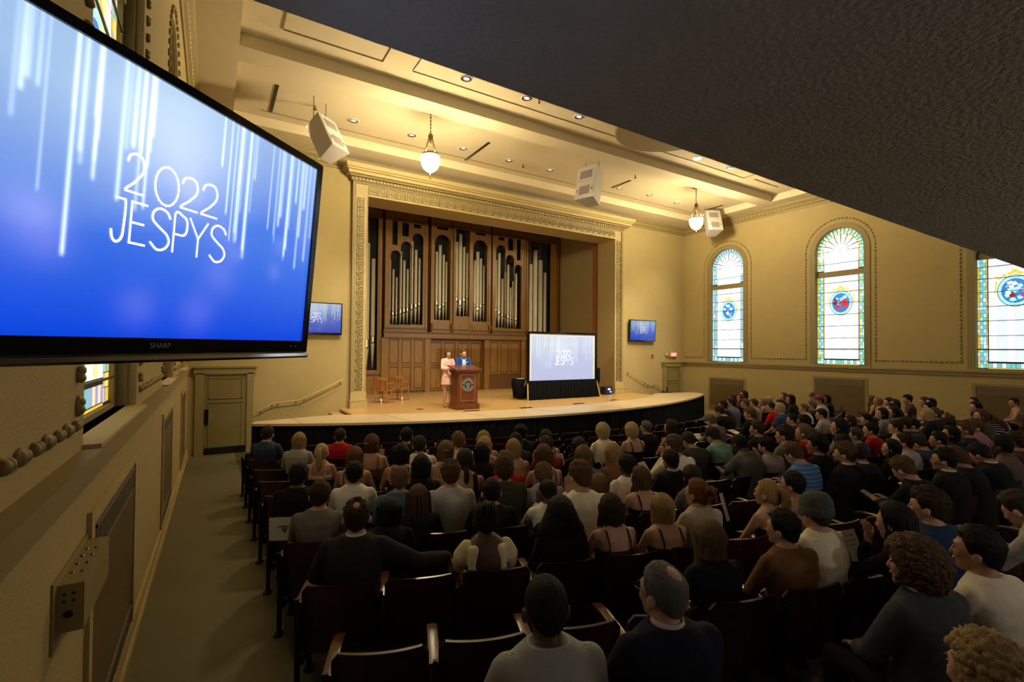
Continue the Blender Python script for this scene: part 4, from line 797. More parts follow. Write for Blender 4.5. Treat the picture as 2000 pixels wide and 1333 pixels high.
PTXT = '''
0.78,9.05,1.29|short|D|tee|.035,.055,.12|A|l|m|person in a navy shirt seated at the aisle end below the stage corner
1.12,7.96,1.27|long|Y|tee|.33,.33,.31|A|l|f|person with long blond hair in a grey top left of the red shirt
1.83,8.43,1.23|short|D|long|.42,.012,.018|A|l|m|person in a bright red shirt with dark hair close to the stage
1.27,6.98,1.21|pony|W|strap|.75,.5,.45|A|l|f|person with pale blond ponytail and pink straps behind the red shirt
1.48,6.03,1.27|longs|A|strap|.1,.07,.06|A|l|f|person with long auburn hair and bare arms behind the red shirt
1.89,6.73,1.31|clip|B|strap|.14,.08,.06|R|l|f|person with wavy brown hair held by a clip, bare arms
0.76,5.42,1.24|short|K|long|.008,.008,.01|A|d|m|person dressed all in black sitting before the grey vest
1.28,5.21,1.23|short|K|long|.8,.76,.66|A|t|m|person with black hair in a white collared shirt before the suited man
0.81,4.51,1.22|short|D|long|.17,.145,.125|A|l|m|person in a grey-brown wool vest beside the white seat notice
0.89,3.54,1.27|bald|D|suit|.022,.021,.019|X|l|m|person in charcoal suit with arm stretched over next seat
1.6,4.69,1.22|short|L|long|.075,.16,.22|A|l|m|person with cropped light brown hair in a blue shirt
2.01,5.85,1.28|longs|K|strap|.03,.02,.02|A|t|f|person with very long straight black hair and bare arms, behind black-clad person
1.94,4.98,1.27|longs|K|long|.012,.012,.014|A|l|f|person with black hair in a black top behind a white shirt
2.6,7.32,1.29|short|K|long|.01,.01,.012|A|l|m|person in black with dark hair against the black stage skirt
2.49,6.47,1.26|short|D|long|.78,.74,.66|A|l|m|person with dark brown hair in white shirt in second filled row
2.52,5.64,1.29|clip|L|strap|.5,.32,.3|A|l|f|person with light brown braid and hair clip, pink shoulders
3,6.26,1.3|short|L|long|.8,.76,.66|A|l|m|person with light brown hair in cream white shirt near the front
3.42,6.28,1.28|long|Y|strap|.2,.15,.1|A|l|f|person with blond hair over bare shoulders below the lectern
3.22,5.88,1.26|long|W|strap|.22,.16,.1|A|l|f|person with straight pale blond hair, black straps, just behind another blond head
2.4,4.83,1.31|lowpony|D|one|.01,.01,.012|A|l|f|person with low dark ponytail in a one-shoulder black dress
2.94,5.45,1.25|longs|K|long|.012,.01,.012|A|l|f|person with long straight black hair beside the one-shoulder dress
2.02,4.39,1.28|tex|B|long|.5,.49,.54|A|l|m|person with tousled brown hair in pale lavender grey shirt
1.62,4.23,1.13|braids|B|long|.015,.012,.01|A|d|f|person with a thick bundle of long brown braids
1.27,3.98,1.12|longs|K|long|.012,.01,.012|A|d|f|person with long black hair left of the thick braids
2.24,3.94,1.15|short|K|long|.012,.012,.013|A|l|m|person with short black hair and black shirt before the updo
1.76,3.18,1.18|updo|K|puff|.8,.68,.45|A|d|f|person with braided updo in cream puff-sleeved low-backed dress
2.6,4.32,1.27|curly|B|long|.06,.06,.048|A|l|m|person with curly brown hair in a dark olive shirt
2.83,4.67,1.26|short|L|tee|.4,.012,.018|A|l|f|person in a red top half hidden by curly brown head
3.37,5.36,1.27|longs|Y|strap|.35,.25,.15|A|l|f|person with long straight golden hair and bare back, middle of audience
3.81,6,1.24|short|K|tee|.03,.035,.09|A|l|m|person in navy with dark hair behind golden long hair
4.33,6.67,1.26|tex|K|long|.012,.012,.016|A|d|m|person with black curls and black top against stage skirt
4.3,5.92,1.27|bun|K|strap|.012,.012,.014|A|l|f|person with black hair pinned by a gold clip, bare arms
3.81,5.23,1.28|short|D|tee|.2,.03,.04|A|l|f|person with dark hair in dark red sleeveless top
3.31,4.59,1.3|longs|B|strap|.1,.07,.05|A|l|f|person with long straight brown hair and bare back below the gold clip
3.04,4.22,1.17|curly|L|tee|.28,.29,.33|A|l|m|person with curly sandy hair in a light grey shirt
2.77,3.76,1.12|buzz|K|long|.8,.77,.7|C|d|m|person with black cropped hair in white shirt, hand at cheek
2.32,2.98,1.17|huge|K|long|.008,.008,.01|A|d|f|person with very large mass of long black hair
4.22,5.05,1.25|long|D|long|.012,.012,.014|A|l|f|person with dark hair in black reading beside cream sweater
3.7,4.34,1.28|longs|L|tee|.16,.16,.17|A|l|f|person with long light brown hair in a grey top behind the cream sweater
5.24,5.69,1.31|curlyshort|W|long|.8,.74,.58|A|l|f|person with short curled blond hair in a cream sweater
5.76,5.58,1.29|curlyshort|W|strap|.012,.012,.014|A|l|f|person with curled blond hair in black sleeveless top beside grey-haired man
6.74,6.17,1.2|short|G|long|.012,.014,.022|L|l|m|person with grey hair and glasses turned to the stage, dark jacket
6.55,5.44,1.3|longwavy|D|strap|.02,.015,.02|L|t|f|person with dark wavy hair in profile near the stage skirt
4.13,4.29,1.27|long|Y|tee|.2,.09,.05|A|l|f|person with shoulder-length blond hair in a rust brown top
2.82,3.33,1.36|short|B|long|.8,.75,.66|C|l|m|person with neat brown hair and white shirt, hand to the face, mid audience
3.92,3.85,1.22|short|K|long|.78,.74,.66|A|d|m|person with black hair in white shirt beside long wavy brown hair
3.29,3.61,1.13|long|L|floral|.3,.2,.2|R|l|f|person with light brown hair in a floral pink and black top
3.74,3.48,1.17|longwavy|B|strap|.012,.01,.012|L|l|f|person with long wavy highlighted brown hair in black top
4.6,3.82,1.2|short|K|suit|.012,.013,.02|A|t|m|person with black hair in dark suit and white collar holding a programme
4.98,4.08,1.33|short|B|long|.8,.75,.66|C|l|m|person with cropped brown hair in white shirt resting chin on hand
6.04,4.66,1.24|short|D|long|.05,.05,.056|D|l|m|person in dark grey shirt with bowed head left of teal shirt
6.54,4.6,1.27|tex|D|long|.19,.33,.3|D|l|m|person in a teal shirt bending over a pink sheet
4.33,3.32,1.14|long|D|long|.17,.13,.13|A|l|f|person with dark hair in a mauve top behind the dark suit
3.57,2.66,1.22|updo2|A|tee|.5,.47,.38|L|l|f|person with curled auburn updo in pale pinstriped blouse
3.16,2.7,1.14|long|Y|strap|.02,.02,.02|A|l|f|person with long blond hair and thin black crossed straps
2.74,2.86,1.17|longwavy|D|strap|.03,.025,.03|A|l|f|person with dark wavy hair tied black halter, bare shoulders
2.73,1.94,1.2|bob|L|long|.008,.008,.012|A|l|f|person with smooth light brown bob and black top
1.72,1.43,1.31|bald2|G|suit|.010,.013,.028|L|l|m|person with thinning grey-brown hair, glasses and navy jacket
1.2,1.62,1.31|buzz|K|striped|.4,.4,.37|A|d|m|person with black cropped hair in finely striped polo, foreground
8.44,6,1.25|short|G|long|.13,.13,.12|D|l|m|person with grey-brown hair in grey shirt reading in front row
9.91,6.82,1.3|short|D|suit|.012,.012,.014|D|l|m|person in black suit reading a pale booklet near the stage end
11.18,7.66,1.29|short|D|long|.02,.018,.02|L|t|m|person with brown hair just beyond the black-suited reader
13.52,8.96,1.3|longs|D|tee|.1,.03,.03|L|t|f|person with long dark hair against the first heater, far side
11.63,7.73,1.33|short|D|long|.17,.23,.4|L|l|m|person in light blue shirt and glasses below the first heater
14.7,9.33,1.37|longs|D|long|.05,.05,.06|L|l|f|person with long dark hair seated highest beside the far wall
14.27,9.17,1.28|long|B|tee|.03,.03,.035|L|l|f|person with brown hair between two dark-haired heads by the wall
12.34,7.79,1.27|short|L|long|.02,.02,.025|L|l|m|person with sandy grey hair and dark jacket by the wall
12.88,7.88,1.24|short|B|long|.42,.36,.36|L|l|m|person with brown hair in pale pink shirt by the wall
9.75,6.04,1.28|tex|L|long|.02,.018,.02|L|l|m|person with light brown fringe in black, three rows below heater
13.65,8.08,1.24|long|Y|strap|.02,.02,.022|L|l|f|person with blond hair in black top before the plain wall
14.13,8.2,1.24|long|W|tee|.3,.35,.3|L|l|f|person with pale blond hair farther along the plain wall
12.17,6.98,1.22|short|D|long|.6,.01,.015|L|l|f|person in vivid red top beside the blond boyish head
11.04,6.12,1.31|short|W|tee|.04,.085,.19|L|l|m|person with short blond hair in navy blue polo, in profile
16.01,8.77,1.27|long|B|tee|.04,.03,.02|L|l|f|person with brown hair leaning close to black curls by wall
13.91,7.42,1.34|longwavy|K|tee|.03,.035,.02|L|l|f|person with black curls in dark olive top by the wall
12.78,7.09,1.26|short|D|tee|.03,.05,.09|L|l|m|person with dark hair beyond the blond head in navy polo
12.22,6.2,1.24|buzz|L|tee|.82,.82,.78|L|l|m|person with shaved light hair in a white t-shirt
12.86,6.34,1.27|buzz|L|long|.03,.03,.04|L|l|m|person with shaved brown hair just beyond the white t-shirt
16.55,8.11,1.27|cap|D|tee|.2,.18,.15|L|l|m|person in a dark cap by the second heater
13.77,6.59,1.36|cap|M|tee|.6,.55,.45|L|l|m|person in a maroon cap with raised arm by the second heater
15.64,7.3,1.27|longs|K|long|.02,.02,.022|L|l|f|person with long black hair beside the maroon cap
11.11,5.27,1.23|short|K|tee|.42,.42,.4|L|l|m|person with dark hair smiling in pale grey shirt
9.82,5.19,1.21|short|K|long|.05,.035,.03|L|l|m|person with dark hair in profile before the shaved heads
8.79,4.44,1.31|short|K|long|.012,.012,.014|L|d|m|person with black hair and black top before the white t-shirt
7.52,4.52,1.28|short|D|long|.012,.014,.012|L|t|m|person with flat dark hair in black looking left, wide shoulders
6.93,3.75,1.32|tex|D|tee|.15,.17,.13|L|l|m|person with wavy brown quiff in sage green t-shirt
7.39,3.72,1.32|pony|L|long|.3,.01,.015|L|l|f|person with light brown ponytail in dark red shirt
6.05,3.84,1.3|buzz|K|tee|.12,.12,.11|D|d|m|person with dark skin, cropped hair and olive grey shirt
6.47,3.76,1.2|tex|K|long|.38,.31,.33|C|l|m|person with black beard in pale lavender shirt, hand at mouth
5.94,3.06,1.28|tex|B|stripeb|.05,.13,.32|D|l|m|person with brown hair in striped royal blue polo
6.47,3.09,1.31|curly|K|long|.01,.01,.014|L|t|m|person with large dark curls in black behind red shirt
8.17,3.59,1.36|longs|K|tee|.17,.18,.14|L|l|f|person with long dark hair in grey green top facing away
10.34,4.4,1.21|long|D|long|.1,.06,.06|L|l|f|person with dark hair beyond the grey green top
8.6,3.57,1.18|short|B|long|.04,.06,.1|L|l|m|person with tapered brown hair two places from red shirt, far section
7.31,3.13,1.26|short|K|long|.03,.04,.07|D|l|m|person with dark hair looking down beside tapered brown head
6.27,2.69,1.27|tex|B|suit|.012,.012,.014|L|l|m|person with short beard in black jacket and open white collar
6.97,2.85,1.17|short|K|suit|.012,.012,.016|D|l|m|person with dark hair and bowed head in black suit, beside open white collar
4.64,2.42,1.18|short|K|tee|.4,.24,.15|L|t|f|person with black hair in a peach top before the grey beanie
4.23,2.43,1.16|pony|Y|strap|.012,.012,.014|L|l|f|person with half-tied blond hair in black sleeveless top holding programme
16.14,6.35,1.27|longwavy|L|strap|.012,.012,.014|R|l|f|person with sandy hair in black top, bent arm by far wall
15.54,5.95,1.27|long|Y|strap|.4,.3,.22|L|l|f|person with blond hair next to bent arm by the far wall
15.26,5.59,1.27|short|D|tee|.2,.14,.1|L|l|f|person with pale face beyond the long dark hair, far wall
14.71,5.26,1.27|longs|D|long|.03,.03,.03|L|l|f|person with long dark hair, back against far wall
16.75,5.7,1.27|tex|K|floral|.12,.03,.05|L|l|f|person in dark floral blouse by the far wall
16.02,5.09,1.27|short|B|tee|.1,.07,.06|L|l|f|person with brown hair in small cluster beside the floral blouse
15.64,4.83,1.27|long|K|tee|.03,.03,.03|L|l|f|person with black hair, farthest of the cluster before the third heater
14.05,4.36,1.27|short|K|tee|.15,.06,.06|L|l|m|person with glossy black hair under the cluster before the third heater
12.17,3.8,1.27|long|W|tee|.012,.012,.014|L|l|f|person with long pale blond hair over black top, far section
12.64,3.83,1.26|bun|B|tee|.03,.03,.03|L|l|f|person with brown hair next to the pale blond hair
13.17,4.77,1.27|long|D|tee|.05,.045,.04|L|l|f|person with dark hair before long dark hair at wall
12.71,4.56,1.23|longs|K|tee|.16,.17,.15|L|l|f|person with black shoulder hair in the far section, pale sleeve
12.21,4.58,1.23|long|K|long|.2,.21,.2|L|l|f|person with dark bob and light grey sleeves, talking
11.21,4.47,1.17|short|K|long|.35,.33,.3|L|l|m|person with swept dark hair and white collar left of grey sleeves
9.13,3.57,1.22|short|K|long|.38,.012,.018|L|l|m|person with dark hair in bright red polo in far section
10.01,3.55,1.2|short|D|long|.5,.46,.36|L|l|m|person with dark hair and flushed face in a cream shirt
10.46,3.59,1.21|short|D|long|.03,.025,.03|L|l|m|person with dark hair directly beyond the cream shirt
10.92,3.62,1.16|short|K|long|.04,.045,.1|L|l|m|person with square dark hair beside dark hair beyond cream shirt
8.09,2.76,1.22|short|D|long|.42,.42,.4|L|l|m|person with shaved neck in light grey shirt behind cream shirt
7.66,2.75,1.18|long|K|long|.012,.012,.014|L|l|m|person with chin-length black hair in profile wearing black
8.58,2.74,1.19|short|D|long|.03,.045,.11|D|l|m|person with flushed neck in navy checked shirt
9.13,2.71,1.16|short|K|long|.012,.012,.014|L|t|m|person with dark hair in black next to navy checks
6.19,2.07,1.23|tex|B|long|.01,.01,.013|D|l|m|person with reddish brown fringe bent over, black sweater
9.57,2.69,1.22|long|K|long|.012,.012,.016|L|t|f|person with long black hair above the neat dark fade
10,2.64,1.25|short|B|long|.02,.022,.04|L|t|m|person with brown highlighted hair in dark navy
12.6,3.11,1.27|longs|B|long|.1,.08,.06|L|l|f|person with very long brown hair in far corner group
17.96,4.63,1.2|long|D|strap|.02,.02,.03|L|l|f|person with dark hair and bare arm below third heater grille
14.88,3.78,1.27|long|K|tee|.05,.04,.04|L|l|f|person with dark hair overlapping bare-armed one below third heater
17.98,3.84,1.21|short|D|strap|.3,.2,.15|L|l|f|person with glasses and bare shoulders at the far edge
10.43,2.62,1.26|short|B|long|.35,.17,.28|L|l|f|person in a pink shirt with brown hair, far section
7.84,1.89,1.24|short|K|suit|.012,.012,.014|D|t|m|person with neat dark fade in black, looking down
8.34,1.86,1.27|short|K|long|.14,.1,.09|A|d|m|person with round black hair in mauve brown shirt
7.2,1.93,1.26|curly|B|long|.012,.012,.014|D|l|f|person with brown curls catching light, dressed in black
6.74,1.93,1.26|short|K|suit|.012,.012,.014|L|t|m|person with strong nose and black hair, black jacket, before the curls
4.44,1.34,1.27|tex|D|long|.015,.035,.09|L|l|m|person with swept-back brown hair and navy shoulder
3.87,1.34,1.27|long|K|long|.01,.01,.012|C|l|f|person with dark hair resting face on hand in black
8.91,1.86,1.27|short|D|tee|.06,.04,.03|A|t|m|person with brown skin half cut by the frame edge beside round black hair
3.67,1.75,1.26|beanie|C|long|.78,.72,.56|A|l|m|person in a charcoal knit beanie and cream white shirt
3.3,1.77,1.2|short|K|long|.16,.08,.03|L|l|m|person with black hair in a caramel brown sweater
3.1,0.97,1.27|curlybig|B|suit|.045,.05,.058|L|l|m|person with curly brown hair in a slate blazer and trousers
3.62,0.86,1.27|short|K|long|.7,.64,.52|L|t|m|person with black hair in a white shirt behind the slate blazer
2.19,0.48,1.28|curly|Y|tee|.1,.09,.07|A|l|f|person of whom only a tuft of sandy curls shows
5.05,0.96,1.27|short|D|knit|.4,.4,.38|D|l|m|person in pale knit sleeves reading at the frame edge
'''
# ================================================================ SEATS
ROWS = [14.5, 15.3, 16.07, 16.9, 17.66, 18.43, 19.23, 20.03, 20.85, 21.68, 22.57, 23.43, 24.25, 25.1]
RCY = 24.3
def loft_panel(m, n, fx, th, mi=0):
    m.rings([[Vector(p)+Vector(o) for o in fx(t)[1]] for t in [k/n for k in range(n+1)] for p in [fx(t)[0]]], mi)
def make_seat():
    r = thing('theatre_seat', '', 'seat', (0, 0, 0), 0, 'curved rows of theatre seats')
    m = MB(); N = 14; G = []     # curved plywood back, rounded upper corners
    for k in range(N+1):
        t = k/N; x = -.245+.49*t; q = abs(2*t-1); y = -.235+.045*q*q; zt = .765-.045*max(0, (q-.86)/.14)**2
        G.append([(x, y, .30), (x, y-.055*0, .30), (x, y-.04, zt), (x, y-.022, zt+.002), (x, y+.02, .30)])
    m.rings([[Vector(g[0]), Vector(g[2]), Vector(g[3]), Vector(g[4])] for g in G]); m.build('backrest', SEATW, r, smooth=True, sharp=35)
    m = MB(); N = 8
    m.rings([[Vector((x, y, z)) for y, z in ((-.2, .40), (-.18, .43), (.16, .445), (.20, .42), (.19, .40))] for x in [-.23+.46*k/N for k in range(N+1)]]); m.build('seat_pan', SEATW, r, smooth=True, sharp=35)
    m = MB()
    x = -.265
    m.plate([(-.25, .30), (.12, .30), (.17, .58), (.16, .62), (-.22, .62), (-.27, .70), (-.29, .70)], [], lambda a, b, d: Vector((x+d, a, b)), -.012, .012)
    m.plate([(-.25, .32), (-.20, .32), (-.10, .22), (.02, .22), (.09, .32), (.12, .32), (.13, .26), (.05, .17), (-.12, .17), (-.235, .26)], [], lambda a, b, d: Vector((x+d, a, b)), -.01, .01)
    m.build('side_frame', IRON, r)
    for y, y2 in ((-.235, -.245), (.10, .115)):
        m = MB(); m.box(x-.014, x+.014, y-.02, y+.02, .02, .32); m.box(x-.03, x+.03, y2-.045, y2+.045, -.01, .022); m.build('leg', IRON, r)
    m = MB(); m.rings([[Vector((x+dx, y, z+dz)) for dx, dz in ((-.028, -.012), (.028, -.012), (.03, .006), (.0, .012), (-.03, .006))] for y, z in ((-.21, .632), (-.1, .64), (.05, .645), (.16, .635), (.19, .62))]); m.build('armrest', ARMW, r, smooth=True, sharp=40)
    return r
PEOPLE = [l.split('|') for l in PTXT.strip().split('\n')]
PP = []
for l in PEOPLE:
    x, y, h = map(float, l[0].split(',')); PP.append((x, y, h, *l[1:]))
Minv = cam.matrix_world.inverted()
def px(p):
    q = Minv @ Vector(p)
    if q.z > -.3: return None
    return 1000+946.4*q.x/-q.z, 666.5-946.4*q.y/-q.z
seat0 = make_seat(); nseat = 0; taken = {}
slots = []
for ri, Rb in enumerate(ROWS):
    Ro = Rb-.235
    if Ro > 24: continue
    x0 = .58+.27
    a = math.asin((x0-CX)/Ro); i = 0; dA = .535/Ro
    while True:
        x = CX+Ro*math.sin(a)
        if x > 17.9: break
        y = RCY-Ro*math.cos(a)
        keep = True
        if ri < 2: keep = False
        if ri == 2 and not (1 < i): keep = i > 1
        q = px((x, y, fl(y)+.7)); q2 = px((x, y, fl(y)+1.0))
        if keep and q and -60 < q[0] < 2060 and -50 < q[1] < 1420 and not (y < .15):
            slots.append([ri, i, x, y, -a*-1 if False else -math.atan2((x-CX), (RCY-y))*-1, q])
        a += dA; i += 1
from collections import defaultdict
rows_present = sorted(set(s[0] for s in slots)); rowname = {r: ORD[k] for k, r in enumerate(rows_present)}
def nearest(x, y):
    b = min(range(len(PP)), key=lambda k: (PP[k][0]-x)**2+(PP[k][1]-y)**2); return b, math.hypot(PP[b][0]-x, PP[b][1]-y)
used = {}
for s in slots:
    k, d = nearest(s[2], s[3]-.0)
    if d < .36 and (k not in used or used[k][1] > d): used[k] = (s[0], s[1]) and ((s[0], s[1]), d)
owner = {v[0]: k for k, v in used.items()}
# keep the 298 best seen: drop occupied seats far away on the far side first
def vis(s): return s[5][1]-(400 if (s[0], s[1]) in owner and s[2] > 8 else 0)
slots.sort(key=lambda s: -vis(s)); slots = slots[:285]; slots.sort(key=lambda s: (s[0], s[1]))
first = True
for ri, i, x, y, rz, q in slots:
    o = seat0 if first else copy_tree(seat0); first = False
    face = math.atan2(CX-x, RCY-y)            # turn towards the centre of the arcs
    o.location = (x, y, fl(y)); o.rotation_euler = (0, 0, -face)
    if (ri, i) in owner: o['label'] = ' '.join(('dark wooden seat under the '+PP[owner[(ri, i)]][-1].replace(',', '')).split()[:16])
    else: o['label'] = 'dark wooden theatre seat, %s row from the stage, %s place from near aisle' % (rowname[ri], ORD[i])
# ================================================================ PEOPLE
def remesh(mb, vox, name, smooth=3, extra=None, mats=1):
    me = bpy.data.meshes.new('t'); me.from_pydata(mb.v, [], mb.f)
    o = bpy.data.objects.new('t', me); COL.objects.link(o)
    md = o.modifiers.new('r', 'REMESH'); md.mode = 'VOXEL'; md.voxel_size = vox; md.use_smooth_shade = True
    if smooth: sm = o.modifiers.new('s', 'SMOOTH'); sm.iterations = smooth; sm.factor = .5
    out = bpy.data.meshes.new_from_object(o.evaluated_get(bpy.context.evaluated_depsgraph_get()))
    COL.objects.unlink(o); bpy.data.objects.remove(o)
    if extra is not None:
        n = len(out.vertices); bm = bmesh.new(); bm.from_mesh(out)
        t = bpy.data.meshes.new('t2'); t.from_pydata(extra.v, [], extra.f); t.polygons.foreach_set('material_index', extra.m); b2 = bmesh.new(); b2.from_mesh(t)
        bmesh.ops.recalc_face_normals(b2, faces=b2.faces); b2.to_mesh(t); b2.free(); bm.from_mesh(t); bm.to_mesh(out); bm.free()
    out.polygons.foreach_set('use_smooth', [True]*len(out.polygons)); out.name = name
    return out
def headM(c, yaw, pitch, roll=0): return Matrix.Translation(c) @ Matrix.Rotation(yaw, 4, 'Z') @ Matrix.Rotation(pitch, 4, 'X') @ Matrix.Rotation(roll, 4, 'Y') @ Matrix.Diagonal((1.12, 1.08, 1.05, 1))
def torso_rings(T, g, sex, ztop=None, zlo=None):
    k = 1.0 if sex == 'm' else .90
    P = [(.40, .175, .125, 0), (.50, .18, .13, -.01), (.62, .155 if sex == 'f' else .165, .112, -.02), (.75, .165, .118, -.03), (.86, .182, .122, -.035), (.94, .190, .112, -.03), (.99, .172, .092, -.02), (1.025, .128, .074, -.016), (1.055, .084, .062, -.010), (1.075, .066, .056, -.005)]
    if sex == 'f': P[1] = (.50, .195, .13, -.01)
    rs = []
    for z, rx, ry, cy in P:
        if ztop is not None and z > ztop+.001: continue
        if zlo is not None and z < zlo: continue
        rs.append([T(Vector((k*(rx+g)*math.copysign(abs(math.cos(q))**.85, math.cos(q)), cy+(ry+g)*math.copysign(abs(math.sin(q))**.85, math.sin(q)), z))) for q in [2*math.pi*j/24 for j in range(24)]])
    return rs
POSES = {  # lean, head yaw, head pitch, left arm (elbow, wrist), right arm
 'A': (0, 0, -.05, ((-.25, .07, .72), (-.09, .27, .60)), ((.25, .07, .72), (.09, .27, .60))),
 'L': (.02, .42, 0, ((-.25, .09, .72), (-.08, .29, .60)), ((.25, .07, .72), (.11, .26, .60))),
 'R': (0, -.40, 0, ((-.25, .07, .72), (-.09, .27, .60)), ((.25, .07, .72), (.09, .27, .60))),
 'D': (.16, .05, -.52, ((-.24, .16, .74), (-.10, .36, .72)), ((.24, .16, .74), (.10, .36, .72))),
 'C': (.12, .25, -.12, ((-.20, .27, .74), (-.055, .20, .98)), ((.25, .1, .72), (.06, .26, .68))),
 'X': (-.03, .10, -.04, ((-.29, .04, .74), (-.24, .22, .62)), ((.45, -.04, .84), (.68, .10, .80))),
}
def build_body(pose, sex, stand=0):
    """returns meshes in person space: skin, sleeves.. plus head matrix"""
    lean, hy, hp, LA, RA = POSES[pose]
    def T(v):
        t = max(0, (v.z-.45)); return Vector((v.x, v.y+lean*t*1.0, v.z-abs(lean)*t*.10+stand))
    k = 1 if sex == 'm' else .90
    hc = T(Vector((0, .035, 1.155))); hc.y += .04 if pose == 'D' else 0; hc.z -= .03 if pose == 'D' else 0
    HM = headM(hc, hy, hp)
    b = MB(); b.rings(torso_rings(T, 0, sex)[:-1])
    b.tube([T(Vector((0, -.02, .98))), T(Vector((0, .0, 1.06))), hc+Vector((0, -.012, -.045))], [.064*k, .056*k, .055*k], 14)
    # head
    def he(c, r, nu=16, nv=12): 
        b.ell(HM @ Vector(c), r, nu, nv, 0, HM.to_3x3())
    he((0, -.008, .022), (.076, .096, .102)); he((0, .030, -.045), (.058, .062, .068)); he((0, .062, -.088), (.030, .028, .026)); he((0, .045, .005), (.062, .052, .06))
    b.tube([HM @ Vector((0, .086, .018)), HM @ Vector((0, .102, -.008)), HM @ Vector((0, .106, -.028))], [.009, .010, .013], 8)
    for s in (-1, 1): he((s*.086, -.005, -.012), (.011, .021, .033), 10, 8); he((s*.034, .074, -.022), (.022, .018, .02), 8, 6)
    he((0, .082, .035), (.05, .015, .012), 10, 6)
    x = MB()
    for s in (-1, 1): x.ell(HM @ Vector((s*.030, .088, .010)), (.010, .007, .006), 8, 6, 1, HM.to_3x3()); x.ell(HM @ Vector((s*.031, .092, .032)), (.015, .004, .0028), 8, 4, 3, HM.to_3x3())
    x.ell(HM @ Vector((0, .093, -.054)), (.022, .007, .007), 10, 6, 2, HM.to_3x3())
    # arms and hands
    arms = []
    for s, (E_, W_) in ((-1, LA), (1, RA)):
        S = T(Vector((s*.178*k, -.022, .962))); El = T(Vector(E_)); Wr = T(Vector(W_))
        if sex == 'f': El.x *= .94
        b.tube([S, S.lerp(El, .5), El, El.lerp(Wr, .45), Wr], [.054*k, .047*k, .040*k, .037*k, .026*k], 12)
        arms.append((S, El, Wr))
        d = (Wr-El).normalized()
        if pose == 'C' and s < 0: d = Vector((.1, .1, 1)).normalized()
        elif pose == 'X' and s > 0: d = Vector((.35, .25, -.85)).normalized()
        elif pose == 'D': d = Vector((-s*.25, .8, .35)).normalized()
        elif pose == 'S' : d = Vector((-s*.2, .9, -.25)).normalized()
        else: d = Vector((-s*.45, .85, -.2)).normalized()
        side_ = d.cross(Vector((0, 0, 1))).normalized() if abs(d.z) < .9 else Vector((1, 0, 0)); nrm = side_.cross(d).normalized()
        pc = Wr+d*.05
        Mh = Matrix((side_, d, nrm)).transposed(); b.ell(pc, (.042, .052, .016), 12, 8, 0, Mh); b.tube([Wr-d*.02, Wr+d*.03], [.026, .026], 8)
        for q in range(4):
            r0 = pc+side_*(-.030+.02*q)+d*.035; L = (.062, .072, .068, .052)[q]; cv = -nrm
            x.tube([r0, r0+d*L*.5+cv*L*.10, r0+d*L*.8+cv*L*.42], [.0088, .0082, .0068], 7, 0)
        r0 = pc+side_*(.034*-s)-d*.015; x.tube([r0, r0+side_*(-s*.03)+d*.028-nrm*.008, r0+side_*(-s*.036)+d*.055-nrm*.018], [.011, .010, .008], 7, 0)
    # legs
    legs = []
    for s in (-1, 1):
        if stand: H = [Vector((s*.09, 0, .48+stand)), Vector((s*.10, .01, .49)), Vector((s*.10, -.01, .09))]
        else: H = [Vector((s*.09, -.0, .51)), Vector((s*.13, .41, .50)), Vector((s*.12, .40, .10))]
        b.tube(H, [.085, .058, .042], 12); b.ell(H[2]+Vector((0, .06, -.055)), (.042, .115, .04), 10, 8); legs.append(H)
    return b, x, T, HM, arms, legs
CACHE = {}
def skin_mesh(pose, sex, stand=0, vox=.0105):
    key = ('skin', pose, sex, stand)
    if key not in CACHE:
        b, x, T, HM, arms, legs = build_body(pose, sex, stand)
        me = remesh(b, vox, 'body_%s_%s' % (pose, sex), 3, x); CACHE[key] = (me, T, HM, arms, legs)
    return CACHE[key]
def top_mesh(kind, pose, sex, stand=0):
    key = ('top', kind, pose, sex, stand)
    if key in CACHE: return CACHE[key]
    me, T, HM, arms, legs = skin_mesh(pose, sex, stand); k = 1 if sex == 'm' else .90
    m = MB(); g = .014 if kind != 'suit' else .024
    if kind in ('strap', 'one', 'puff'):
        m.rings(torso_rings(T, g, sex, .86 if kind != 'puff' else .75))
        for s in ((-1, 1) if kind != 'one' else (1,)):
            w = .012 if kind == 'strap' else .03
            if kind != 'puff': m.tube([T(Vector((s*.10, -.165, .84))), T(Vector((s*.10, -.148, .93))), T(Vector((s*.10, -.09, 1.01))), T(Vector((s*.10, .0, 1.02))), T(Vector((s*.10, .10, .90)))], w, 8)
        if kind == 'puff':
            for (S, E_, W_), s in zip(arms, (-1, 1)):
                m.tube([S+Vector((0, 0, .005)), S.lerp(E_, .35), S.lerp(E_, .72)], [.060, .084, .058], 14); m.tube([S+Vector((-s*.045, -.075, -.20)), S+Vector((-s*.05, -.075, .0))], .045, 8)
    else:
        rs = torso_rings(T, g, sex)
        m.rings(rs[:-1] if kind != 'knit' else rs)
        for S, E_, W_ in arms:
            if kind in ('tee', 'striped', 'stripeb', 'floral'): pts = [S, S.lerp(E_, .62)]; rr = [.068*k, .064*k]
            else: pts = [S, S.lerp(E_, .5), E_, E_.lerp(W_, .5), E_.lerp(W_, .93)]; q = .010 if kind == 'suit' else 0; rr = [.068*k+q, .060*k+q, .052*k+q, .046*k+q, .038*k+q]
            m.tube(pts, rr, 12)
            if kind == 'suit': m.ell(S+Vector((0, 0, .012)), (.07, .06, .04), 10, 8)
        if kind in ('long', 'suit', 'striped', 'stripeb', 'tee', 'knit'):   # collar stand
            c = T(Vector((0, -.004, 1.045))); R_ = .070*k+(.012 if kind == 'suit' else 0)
            m.lathe([(R_+.014, -.04), (R_+.004, .012), (R_-.006, .012), (R_-.004, -.04)], 18, c)
    me2 = remesh(m, .013, kind, 4); CACHE[key] = me2; return me2
